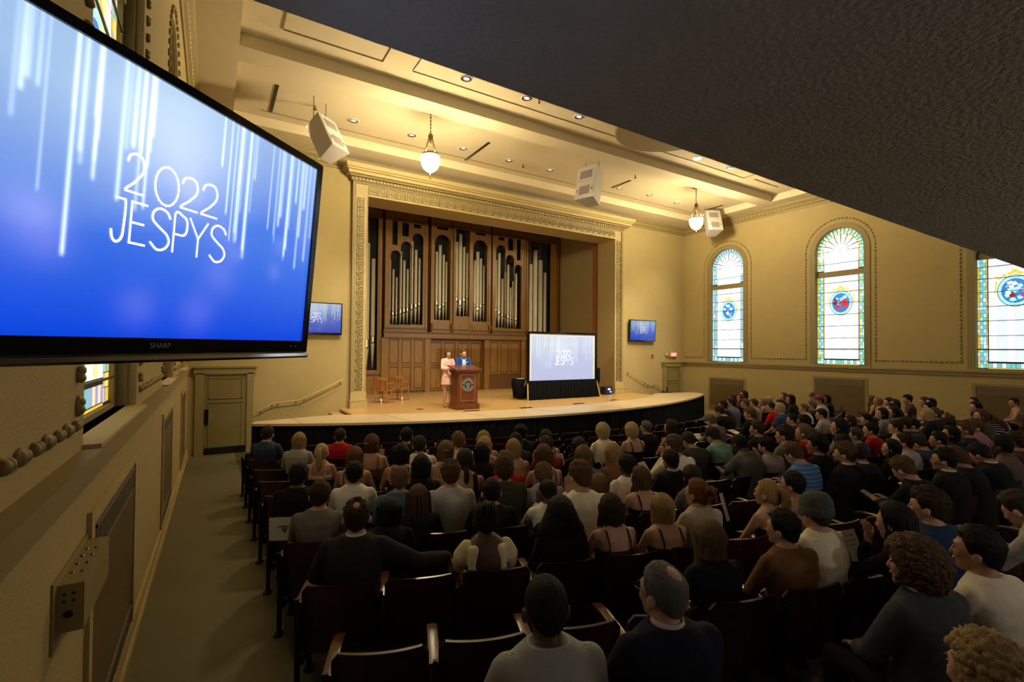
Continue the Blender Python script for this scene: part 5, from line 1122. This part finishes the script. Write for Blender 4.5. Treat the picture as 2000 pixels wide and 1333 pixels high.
def legs_mesh(sex, stand=0, pose='A'):
    key = ('legs', sex, stand)
    if key in CACHE: return CACHE[key]
    me, T, HM, arms, legs = skin_mesh(pose, sex, stand); m = MB()
    rs = torso_rings(T, .016, sex, .56); m.rings(rs)
    for H in legs: m.tube([H[0], H[1], H[1].lerp(H[2], .93)], [.098, .074, .062], 12)
    me2 = remesh(m, .016, 'trousers', 3); CACHE[key] = me2; return me2
def shoes_mesh(sex, stand=0):
    key = ('shoes', sex, stand)
    if key in CACHE: return CACHE[key]
    me, T, HM, arms, legs = skin_mesh('A' if not stand else 'S', sex, stand); m = MB()
    for H in legs: m.ell(H[2]+Vector((0, .065, -.05)), (.050, .135, .048), 12, 8)
    me2 = m.build('shoes', BLACKP, smooth=True); d = me2.data; bpy.data.objects.remove(me2); CACHE[key] = d; return d
# ---- hair, in head space
def hair_mesh(style):
    key = ('hair', style)
    if key in CACHE: return CACHE[key]
    m = MB(); rnd = random.Random(hash(style) % 1000 if False else sum(map(ord, style)))
    def shell(th, Tf, lump=.0, lf=9, bald=None, nu=56, nv=36, taper=0, fw=.16, A=(.079, .099, .108), seed=0, extra=None):
        vs = []
        for i in range(nv+1):
            t = math.pi*i/nv
            for j in range(nu):
                p = 2*math.pi*j/nu; d = Vector((math.sin(t)*math.cos(p), math.sin(t)*math.sin(p), math.cos(t)))
                k = min(1, max(0, (d.z-Tf(d))/fw)); k = k*k*(3-2*k); tp = 1
                if taper: tp = min(1, max(0, (d.z+.25)/.8)); tp = .22+.78*tp*tp*(3-2*tp)
                if bald: q = d.dot(Vector(bald[0]).normalized()); k *= min(1, max(0, (bald[1]-q)/bald[2]))
                n_ = noise.noise(d*lf+Vector((seed, 0, 0)))*lump; az = math.atan2(d.x, -(d.y-.15*d.z)); n_ += .022*noise.noise(Vector((az*7, d.z*1.2, seed)))+.012*math.sin(az*19+d.z*2)
                f = (1.0+(th+n_)*tp+(.012 if taper else 0))*k+(.90 if taper else .86)*(1-k)
                v = Vector((d.x*A[0]*f, -.006+d.y*A[1]*f, .022+d.z*A[2]*f))
                if extra: v = extra(v, d, k)
                if v.z < 0 and d.y < 0: v.z *= 1+.38*min(1, -d.y*1.3)
                vs.append(v)
        fs = [(i*nu+j, (i+1)*nu+j, (i+1)*nu+(j+1) % nu, i*nu+(j+1) % nu) for i in range(nv) for j in range(nu)]
        m.add(vs, fs)
    def sh(d):
        n_ = .07*noise.noise(d*9)
        if d.y < -.1: return -.92+.47*(d.y+1)/.9+n_
        if d.y < .3: return -.55+.25*(d.y+.1)/.4+n_
        return -.30+.78*min(1, (d.y-.3)/.36)+n_
    lo = lambda d: (-1.2 if d.y < 0.05 else -1.2+1.75*min(1, (d.y-.05)/.5))
    def curtain(L, wav=.0, rx=.098, ry=.115, a0=105, th=.016, back=-.13, fl_=.0, jag=.02, top=.05):
        n, k = 44, 16; G = []
        for i in range(k+1):
            z = top-(top+L)*i/k; row = []
            for j in range(n+1):
                a = R(-a0+2*a0*j/n); t = i/k; sw = 1+fl_*t
                w = wav*math.sin(z*38+j*.9+2*math.sin(j*.5))*min(1, t*3); s_ = .004*math.sin(j*2.3+.5*i)+.003*math.sin(j*5.1)
                rr = 1+.0*t; x = (rx+s_+w)*math.sin(a)*sw; y = -(ry*(1-.15*t)+s_+w*.6)*math.cos(a)*.9-.0; y = y+(-.01 if t < .3 else 0)
                zz = z-(jag*math.sin(j*1.7)+jag*math.sin(j*.6))*(t**3); tw = 1 if rx < .11 else .72+.28*min(1, t*3)
                row.append(Vector((x*tw, y*tw, zz)))
            G.append(row)
        O = [[p for p in row] for row in G]; I = [[Vector((p.x*(1-th/.1), p.y*(1-th/.11)+.0, p.z+.002)) for p in row] for row in G]
        nn = n+1; vs = [p for r_ in O for p in r_]+[p for r_ in I for p in r_]; o2 = (k+1)*nn; fs = []
        for i in range(k):
            for j in range(n): a = i*nn+j; fs += [(a, a+nn, a+nn+1, a+1), (o2+a, o2+a+1, o2+a+nn+1, o2+a+nn)]
        for j in range(n): a = k*nn+j; fs.append((a, o2+a, o2+a+1, a+1))
        for i in range(k): a = i*nn; fs.append((a, o2+a, o2+a+nn, a+nn)); a = i*nn+n; fs.append((a, a+nn, o2+a+nn, o2+a))
        m.add(vs, fs)
    def lumps(n, r, zmin=-.3, A=(.085, .102, .112)):
        for q in range(n):
            z = rnd.uniform(zmin, 1); a = rnd.random()*6.283; s_ = math.sqrt(max(0, 1-z*z)); d = Vector((s_*math.cos(a), s_*math.sin(a), z))
            if d.y > .45 and d.z < .45: continue
            rr = r*rnd.uniform(.7, 1.2); m.ell((d.x*A[0], -.006+d.y*A[1], .022+d.z*A[2]), (rr, rr, rr*.9), 8, 6)
    if style == 'buzz': shell(.05, sh, taper=1, fw=.22)
    elif style == 'short': shell(.17, sh, .12, 5, taper=1, fw=.22)
    elif style == 'tex':
        shell(.24, sh, .24, 6, taper=1, fw=.2); lumps(26, .020, .45)
    elif style == 'bald': shell(.15, sh, .14, 5, ((0, -.45, .9), .97, .06), taper=1, fw=.2); 
    elif style == 'bald2': shell(.07, sh, .05, 6, ((.1, -.45, .85), .985, .28), taper=1, fw=.2)
    elif style == 'curly': shell(.18, sh, .2, 7); lumps(110, .019)
    elif style == 'curlyshort': shell(.22, lambda d: sh(d)-.1, .15, 8); lumps(120, .021, -.5)
    elif style == 'curlybig': shell(.40, lambda d: sh(d)-.25, .2, 6, A=(.082, .1, .105)); lumps(420, .016, -.75, (.112, .128, .132))
    elif style in ('long', 'longs', 'longwavy', 'huge', 'bob', 'clip', 'braids'):
        L = {'long': .30, 'longs': .38, 'longwavy': .36, 'huge': .42, 'bob': .17, 'clip': .32, 'braids': .12}[style]
        shell(.15 if style != 'huge' else .35, lo, .05, 4)
        if style == 'huge': curtain(L, .006, .15, .165, 120, .03, fl_=.55, jag=.03)
        elif style == 'bob': curtain(L, .0, .102, .118, 118, fl_=-.12, jag=.004)
        elif style == 'longwavy': curtain(L, .012, .100, .120, 112, fl_=.0, jag=.035)
        elif style == 'braids':
            curtain(.10, .004, .11, .125, 112)
            for q in range(44):
                a = R(-100+200*rnd.random()); rr = rnd.uniform(.8, 1.05); x, y = .105*rr*math.sin(a), -.12*rr*math.cos(a)
                m.tube([(x, y, .06), (x*1.1, y*1.08, -.08), (x*1.15+rnd.uniform(-.02, .02), y*1.0-.015, -.22), (x*.95+rnd.uniform(-.03, .03), y*.95-.02, -.36-rnd.random()*.06)], .0085, 5)
        else: curtain(L, .004, .098, .118, 108, fl_=-.22, jag=.03)
        if style == 'clip': m.ell((.0, -.128, .03), (.035, .012, .018), 8, 6, 1)
    elif style in ('pony', 'lowpony', 'bun', 'updo', 'updo2'):
        shell(.10, lambda d: lo(d) if d.y > 0 else -.95+.3*(1+d.y), .04, 5)
        if style == 'pony': m.tube([(0, -.10, .07), (0, -.15, .05), (0, -.165, -.04), (.01, -.15, -.16), (.0, -.14, -.24)], [.022, .034, .042, .036, .012], 12); m.ell((0, -.115, .065), (.02, .014, .02), 8, 6, 1)
        if style == 'lowpony': m.tube([(0, -.10, -.05), (0, -.13, -.08), (0, -.135, -.17), (0, -.13, -.27)], [.03, .024, .026, .01], 10); m.ell((0, -.128, -.075), (.02, .014, .015), 8, 6, 1)
        if style == 'bun': m.ell((0, -.115, .05), (.045, .035, .045), 12, 8); m.ell((0, -.145, .03), (.018, .01, .03), 8, 6, 1)
        if style == 'updo':
            for q in range(22): a = rnd.random()*6.28; m.tube([(0, -.04, .10), (.055*math.cos(a), -.05+.05*math.sin(a), .14), (.08*math.cos(a), -.06+.06*math.sin(a), .08)], .013, 6)
            for q in range(14): x = -.07+.01*q; m.tube([(x, -.05, .12), (x*1.1, -.11, .06), (x, -.10, -.04)], .008, 5)
        if style == 'updo2':
            for q in range(26): m.ell((rnd.uniform(-.05, .05), -.10-rnd.random()*.045, .01+rnd.uniform(-.06, .06)), (.024, .024, .022), 8, 6)
    elif style in ('beanie', 'cap'): shell(.08, sh, taper=1)
    ob_ = m.build('hair_'+style, [WHITEP, BRASS], smooth=True); d = ob_.data; bpy.data.objects.remove(ob_); CACHE[key] = d; return d
HC = {'K': (.010, .008, .008), 'D': (.036, .020, .012), 'B': (.10, .052, .024), 'L': (.16, .095, .045), 'A': (.17, .060, .018), 'Y': (.36, .235, .09), 'W': (.50, .38, .19), 'G': (.13, .12, .11), 'C': (.05, .03, .02), 'M': (.03, .02, .02)}
SK = {'l': (.46, .26, .185), 't': (.36, .19, .11), 'd': (.075, .035, .020)}
def cmat(pfx, c, **k): return mat('%s_%.3f_%.3f_%.3f' % (pfx, *c), c, **k)
EYE = mat('eye_dark', (.02, .015, .012), .2); LIP = mat('lips', (.33, .10, .09), .5)
def stripes(name, c1, c2, sc):
    m = bpy.data.materials.new(name); m.use_nodes = True; nt = m.node_tree; b = nt.nodes['Principled BSDF']; b.inputs['Roughness'].default_value = .9
    tc = nt.nodes.new('ShaderNodeTexCoord'); w = nt.nodes.new('ShaderNodeTexWave'); w.bands_direction = 'Z'; w.inputs['Scale'].default_value = sc; nt.links.new(tc.outputs['Object'], w.inputs['Vector'])
    r = nt.nodes.new('ShaderNodeMix'); r.data_type = 'RGBA'; r.inputs[6].default_value = (*c1, 1); r.inputs[7].default_value = (*c2, 1); nt.links.new(w.outputs['Fac'], r.inputs[0]); nt.links.new(r.outputs[2], b.inputs['Base Color']); return m
STRM = stripes('fine_striped_cotton', (.46, .46, .42), (.20, .21, .19), 90); STRB = stripes('blue_striped_cotton', (.03, .10, .30), (.10, .22, .42), 7)
def floral(c, name): return mat(name, c, .9, var=.1, scale=22, col2=(.04, .02, .02))
def hm(c): 
    return mat('hair_%.3f_%.3f' % (c[0], c[2]), c, .62, var=.4, scale=30, stretch=(3, 3, .35), bump=.5, bscale=60, spec=.18)
def slot(o, mats_):
    me = o.data
    while len(me.materials) < len(mats_): me.materials.append(WHITEP)
    for i, m_ in enumerate(mats_): o.material_slots[i].link = 'OBJECT'; o.material_slots[i].material = m_
def part(name, me, parent, mats_, M=None):
    o = bpy.data.objects.new(name, me); COL.objects.link(o); o.parent = parent
    if M is not None: o.matrix_local = M
    slot(o, mats_); return o
def dress(root, pose, sex, top, tc, hair, hc, skin, label, stand=0):
    me, T, HM, arms, legs = skin_mesh(pose, sex, stand)
    part('body', me, root, [cmat('skin', SK[skin], rough=.55, var=.06, scale=12), EYE, LIP, hm(HC[hc])])
    tm = {'striped': STRM, 'stripeb': STRB}.get(top) or (floral(tc, 'floral_%.2f' % tc[0]) if top == 'floral' else cmat('cloth', tc, rough=.9, var=.10, scale=7, bump=1.0, bscale=7, spec=.2))
    nm = {'suit': 'jacket', 'strap': 'dress', 'one': 'dress', 'puff': 'dress', 'knit': 'sweater'}.get(top, 'shirt')
    part(nm, top_mesh(top, pose, sex, stand), root, [tm])
    part('trousers' if sex == 'm' else 'skirt', legs_mesh(sex, stand, pose), root, [cmat('cloth_leg', (.012, .012, .016) if sex == 'm' or sum(tc) > .3 else tc, rough=.9, var=.1, scale=7, bump=.4, bscale=9, spec=.2)])
    if not stand: part('shoes', shoes_mesh(sex), root, [BLACKP])
    hk = {'beanie': 'buzz', 'cap': 'short'}.get(hair, hair)
    part('hair', hair_mesh(hk), root, [hm(HC[hc]), BRASS], HM)
    if hair == 'beanie':
        m = MB(); n = 28
        m.lathe([(.083, -.02), (.094, -.02), (.097, .0), (.096, .035), (.092, .04), (.093, .06), (.085, .10), (.06, .135), (.02, .152), (0, .154)], n)
        m.v = [(x, y*1.2-.008, z+.012-.12*y) for x, y, z in m.v]
        o = m.build('knit_beanie', cmat('knit', (.075, .08, .085), rough=.95, var=.2, scale=60, bump=.8, bscale=90), root, smooth=True); o.matrix_local = HM
    if hair == 'cap':
        m = MB(); m.lathe([(.092, .03), (.094, .06), (.085, .10), (.05, .13), (0, .138)], 22); m.v = [(x, y*1.18-.006, z+.01) for x, y, z in m.v]
        m.plate([(-.07, .07), (.07, .07), (.06, .15), (0, .18), (-.06, .15)], [], lambda a, b, d: Vector((a, b, .045+d-(b-.07)*.15)), 0, .006)
        o = m.build('cap', cmat('cap', (.22, .02, .06) if hc == 'M' else (.03, .03, .035)), root, smooth=True, sharp=40); o.matrix_local = HM
    if top == 'suit' or (top == 'long' and 'collar' in label):
        c = T(Vector((0, -.004, 1.06))); m = MB(); m.lathe([(.066, -.03), (.070, .012), (.064, .014), (.060, -.03)], 18, c); m.build('collar', mat('white_cotton', (.62, .6, .55), .85), root, smooth=True)
    if 'glasses' in label:
        m = MB()
        for s in (-1, 1):
            m.tube([HM @ Vector((s*.03+.02*math.cos(q), .105, .008+.016*math.sin(q))) for q in [k*.7 for k in range(10)]], .002, 5); m.tube([HM @ Vector((s*.05, .104, .012)), HM @ Vector((s*.088, .0, .012))], .002, 5)
        m.build('eyeglasses', BLACKP, root)
    if 'black beard' in label or 'short beard' in label:
        m = MB()
        m.ell((0, .050, -.075), (.056, .054, .046), 16, 10); o = m.build('beard', hm(HC[hc]), root, smooth=True); o.matrix_local = HM
    return HM
random.seed(11)
held = {}
for i, (x, y, h, hair, hc, top, tc, pose, skin, sex, label) in enumerate(PP):
    tc = tuple(float(v) for v in tc.split(','))
    k = h/1.305
    face = math.atan2(CX-x, RCY-y)
    # the head centre sits at (x, y); the hips a little behind it
    d = Vector((math.sin(face), math.cos(face), 0)); off = -.04*k+(.11 if pose == 'D' else .08 if pose == 'C' else 0)*k
    p = Vector((x, y, fl(y)))-d*off
    r = thing('person', label, 'person', p, -face, 'seated audience'); r.scale = (min(1.08, max(.92, k)),)*2+(k,)
    dress(r, pose, sex, top, tc, hair, hc, skin, label); held[i] = r
# programmes and sheets held or lying
def sheet(who, dx, dy, dz, rot, size, mt, label, name='programme'):
    i = next(k for k, q in enumerate(PP) if who in q[-1]); r = held[i]
    m = MB(); a, b = size; m.plate([(-a/2, -b/2), (a/2, -b/2), (a/2, b/2), (-a/2, b/2)], [], lambda p, q, d: Vector((p, q+.006*math.cos(p*30), d)), 0, .003)
    for q in range(3): m.box(-a*.3, a*.3, b*.3-.03*q, b*.3-.03*q+.004, .003, .0035, 1)
    fm = Matrix.Translation(r.location) @ Matrix.Rotation(r.rotation_euler.z, 4, 'Z') @ Matrix.Translation((dx, dy, dz)) @ Matrix.Rotation(R(rot[2]), 4, 'Z') @ Matrix.Rotation(R(rot[0]), 4, 'X') @ Matrix.Rotation(R(rot[1]), 4, 'Y')
    o = m.build(name, [mt, GOLDP]); o.matrix_world = fm; tag(o, label, 'paper', 'programmes held by the audience'); return o
for a in (('black booklet', 0, .45, .80, (35, 0, 0), (.15, .22), CREAMP, 'pale open booklet held by the black-suited reader near the stage end'),) if False else (
 ('black suit reading', -.02, .45, .80, (35, 0, 0), (.15, .22), CREAMP, 'pale booklet held up by the black-suited reader near the stage end'),
 ('grey-brown hair in grey shirt reading', 0, .47, .72, (30, 0, 0), (.15, .22), WHITEP, 'pale sheet in the hands of the grey-haired front row reader'),
 ('teal shirt', -.05, .50, .72, (20, 0, 20), (.22, .28), PINKP, 'pink sheet read by the person in teal'),
 ('dark suit and white collar holding', -.10, .40, .88, (55, 0, 25), (.16, .23), WHITEP, 'white programme held beside the dark suit with white collar'),
 ('black reading beside cream', -.12, .38, .86, (70, 0, 10), (.12, .2), WHITEP, 'narrow white programme standing up left of the cream sweater'),
 ('half-tied blond', -.20, .34, .84, (70, 25, 10), (.11, .25), CREAMP, 'tall cream programme leaning beside the half-tied blond hair'),
 ('reddish brown fringe', -.05, .45, .70, (25, 0, 10), (.11, .24), CREAMP, 'cream programme held low by the bent person in black sweater'),
 ('resting face on hand', -.14, .30, .92, (65, 0, 0), (.12, .2), CREAMP, 'pale sheet beside the face of the person in black'),
 ('pale knit sleeves', -.05, .46, .78, (40, 0, 0), (.11, .24), CREAMP, 'long pale programme read at the frame edge'),
 ('strong nose', .1, .42, .72, (20, 0, 0), (.1, .2), WHITEP, 'white slip on the lap before the strong-nosed person'),
 ('neat dark fade', .08, .46, .74, (35, 0, 0), (.1, .24), CREAMP, 'pale programme held in lap by the person with neat dark fade'),
 ('sandy fringe in black', .0, .4, .7, (20, 0, 0), (.2, .2), WHITEP, '') if False else ('light brown fringe in black', .05, .42, .70, (15, 0, 0), (.22, .26), WHITEP, 'white sheet lying by the person with light brown fringe'),
 ('wavy brown hair held by a clip', .10, .36, .95, (75, 0, 0), (.07, .15), CREAMP, 'small cream card held up beside the clipped wavy brown hair'),
 ('long wavy highlighted', -.14, .36, .74, (35, 0, 0), (.16, .2), CREAMP, 'cream programme in the lap beside long highlighted hair'),
 ('golden hair and bare back', .14, .40, .72, (40, 0, 0), (.12, .2), WHITEP, 'white sheet on the lap of the golden-haired person'),
): sheet(*a)
i = next(k for k, q in enumerate(PP) if 'light brown fringe in black' in q[-1])
sheet('light brown fringe in black', -.22, .40, .66, (10, 0, 20), (.24, .2), REDP, 'red folder under the white sheet in the far front rows', 'folder')
# reserved notice hung on the seat before the grey vest
sN = min(slots, key=lambda s: (s[0] != ROWS.index(20.85), s[1])); x, y = sN[2], sN[3]; face = math.atan2(CX-x, RCY-y)
r = thing('seat_notice', 'white printed notice hung on the back of the aisle seat', 'notice', (x, y, fl(y)), -face)
m = MB(); m.plate([(-.25, .53), (.0, .53), (.0, .76), (-.25, .76)], [], lambda a, b, d: Vector((a, -.275+.1*(.6-b)*.3+d, b)), -.004, 0); m.build('card', WHITEP, r)
m = MB()
for a0, a1, z in ((-.17, -.15, .665), (-.14, -.06, .665), (-.13, -.08, .64), (-.12, -.09, .62)): m.box(a0, a1, -.287, -.283, z, z+.010)
m.build('printed_lines', GOLDP, r)
# ---------------------------------------------------------------- presenters, standing
ST = .475
POSES['S'] = (.02, .10, -.06, ((-.25, .06, .74), (-.13, .26, .74)), ((.25, .06, .74), (.12, .27, .72)))
POSES['G'] = (.02, -.30, -.22, ((-.24, .05, .73), (-.12, .22, .70)), ((.24, .06, .73), (.06, .24, .72)))
r = thing('person', 'person in royal blue blazer and pale shirt standing behind the lectern', 'person', (6.93, 14.22, ZSg), R(172), 'presenters'); r.scale = (1.02, 1.02, 1.045)
POSES['S'] = POSES['S']
HM = dress(r, 'S', 'm', 'suit', (.015, .055, .24), 'short', 'B', 'l', 'x', ST)
_, T, _, _, _ = skin_mesh('S', 'm', ST)
m = MB(); m.plate([(-.045, .56), (.045, .56), (.06, .85), (.075, 1.03), (.0, .97), (-.075, 1.03), (-.06, .85)], [], lambda a, b, d: T(Vector((a, .125-abs(a)*.3-max(0, b-.9)*.30+d, b))), 0, .012); m.build('shirt_front', mat('pale_blue_cotton', (.55, .66, .78), .85), r, smooth=False)
m = MB(); m.box(-.02, .02, 0, .006, -.01, .012, M=Matrix.Translation(T(Vector((-.115, .098, .90))))); m.build('pocket_square', WHITEP, r)
r = thing('person', 'person in a pink patterned dress with long brown hair beside the lectern', 'person', (6.42, 14.28, ZSg), R(182), 'presenters'); r.scale = (.98, .98, 1.03)
me, T, HM, arms, legs = skin_mesh('G', 'f', ST)
part('body', me, r, [cmat('skin', SK['l'], rough=.5, var=.06, scale=12), EYE, LIP, hm(HC['B'])])
PK = mat('pink_patterned_satin', (.62, .26, .20), .5, var=.3, scale=18, col2=(.75, .55, .5))
m = MB(); m.rings(torso_rings(T, .014, 'f')[:-1]); z0 = .475
for S, E_, W_ in arms: m.tube([S, S.lerp(E_, .5), E_, E_.lerp(W_, .5), W_], [.075, .07, .062, .062, .04], 12)
m.lathe([(.185, .98), (.20, .92), (.215, .78), (.225, .70), (.2, .70), (.19, .9)], 24); me2 = remesh(m, .013, 'dress', 3); part('dress', me2, r, [PK])
part('hair', hair_mesh('longs'), r, [hm(HC['B']), BRASS], HM)
m = MB()
for H in legs: m.ell(H[2]+Vector((0, .07, -.045)), (.042, .115, .03), 12, 8); m.tube([H[2]+Vector((0, -.03, -.04)), H[2]+Vector((0, -.04, -.09))], .012, 6)
m.build('shoes', mat('nude_shoe', (.4, .22, .14), .4), r, smooth=True)
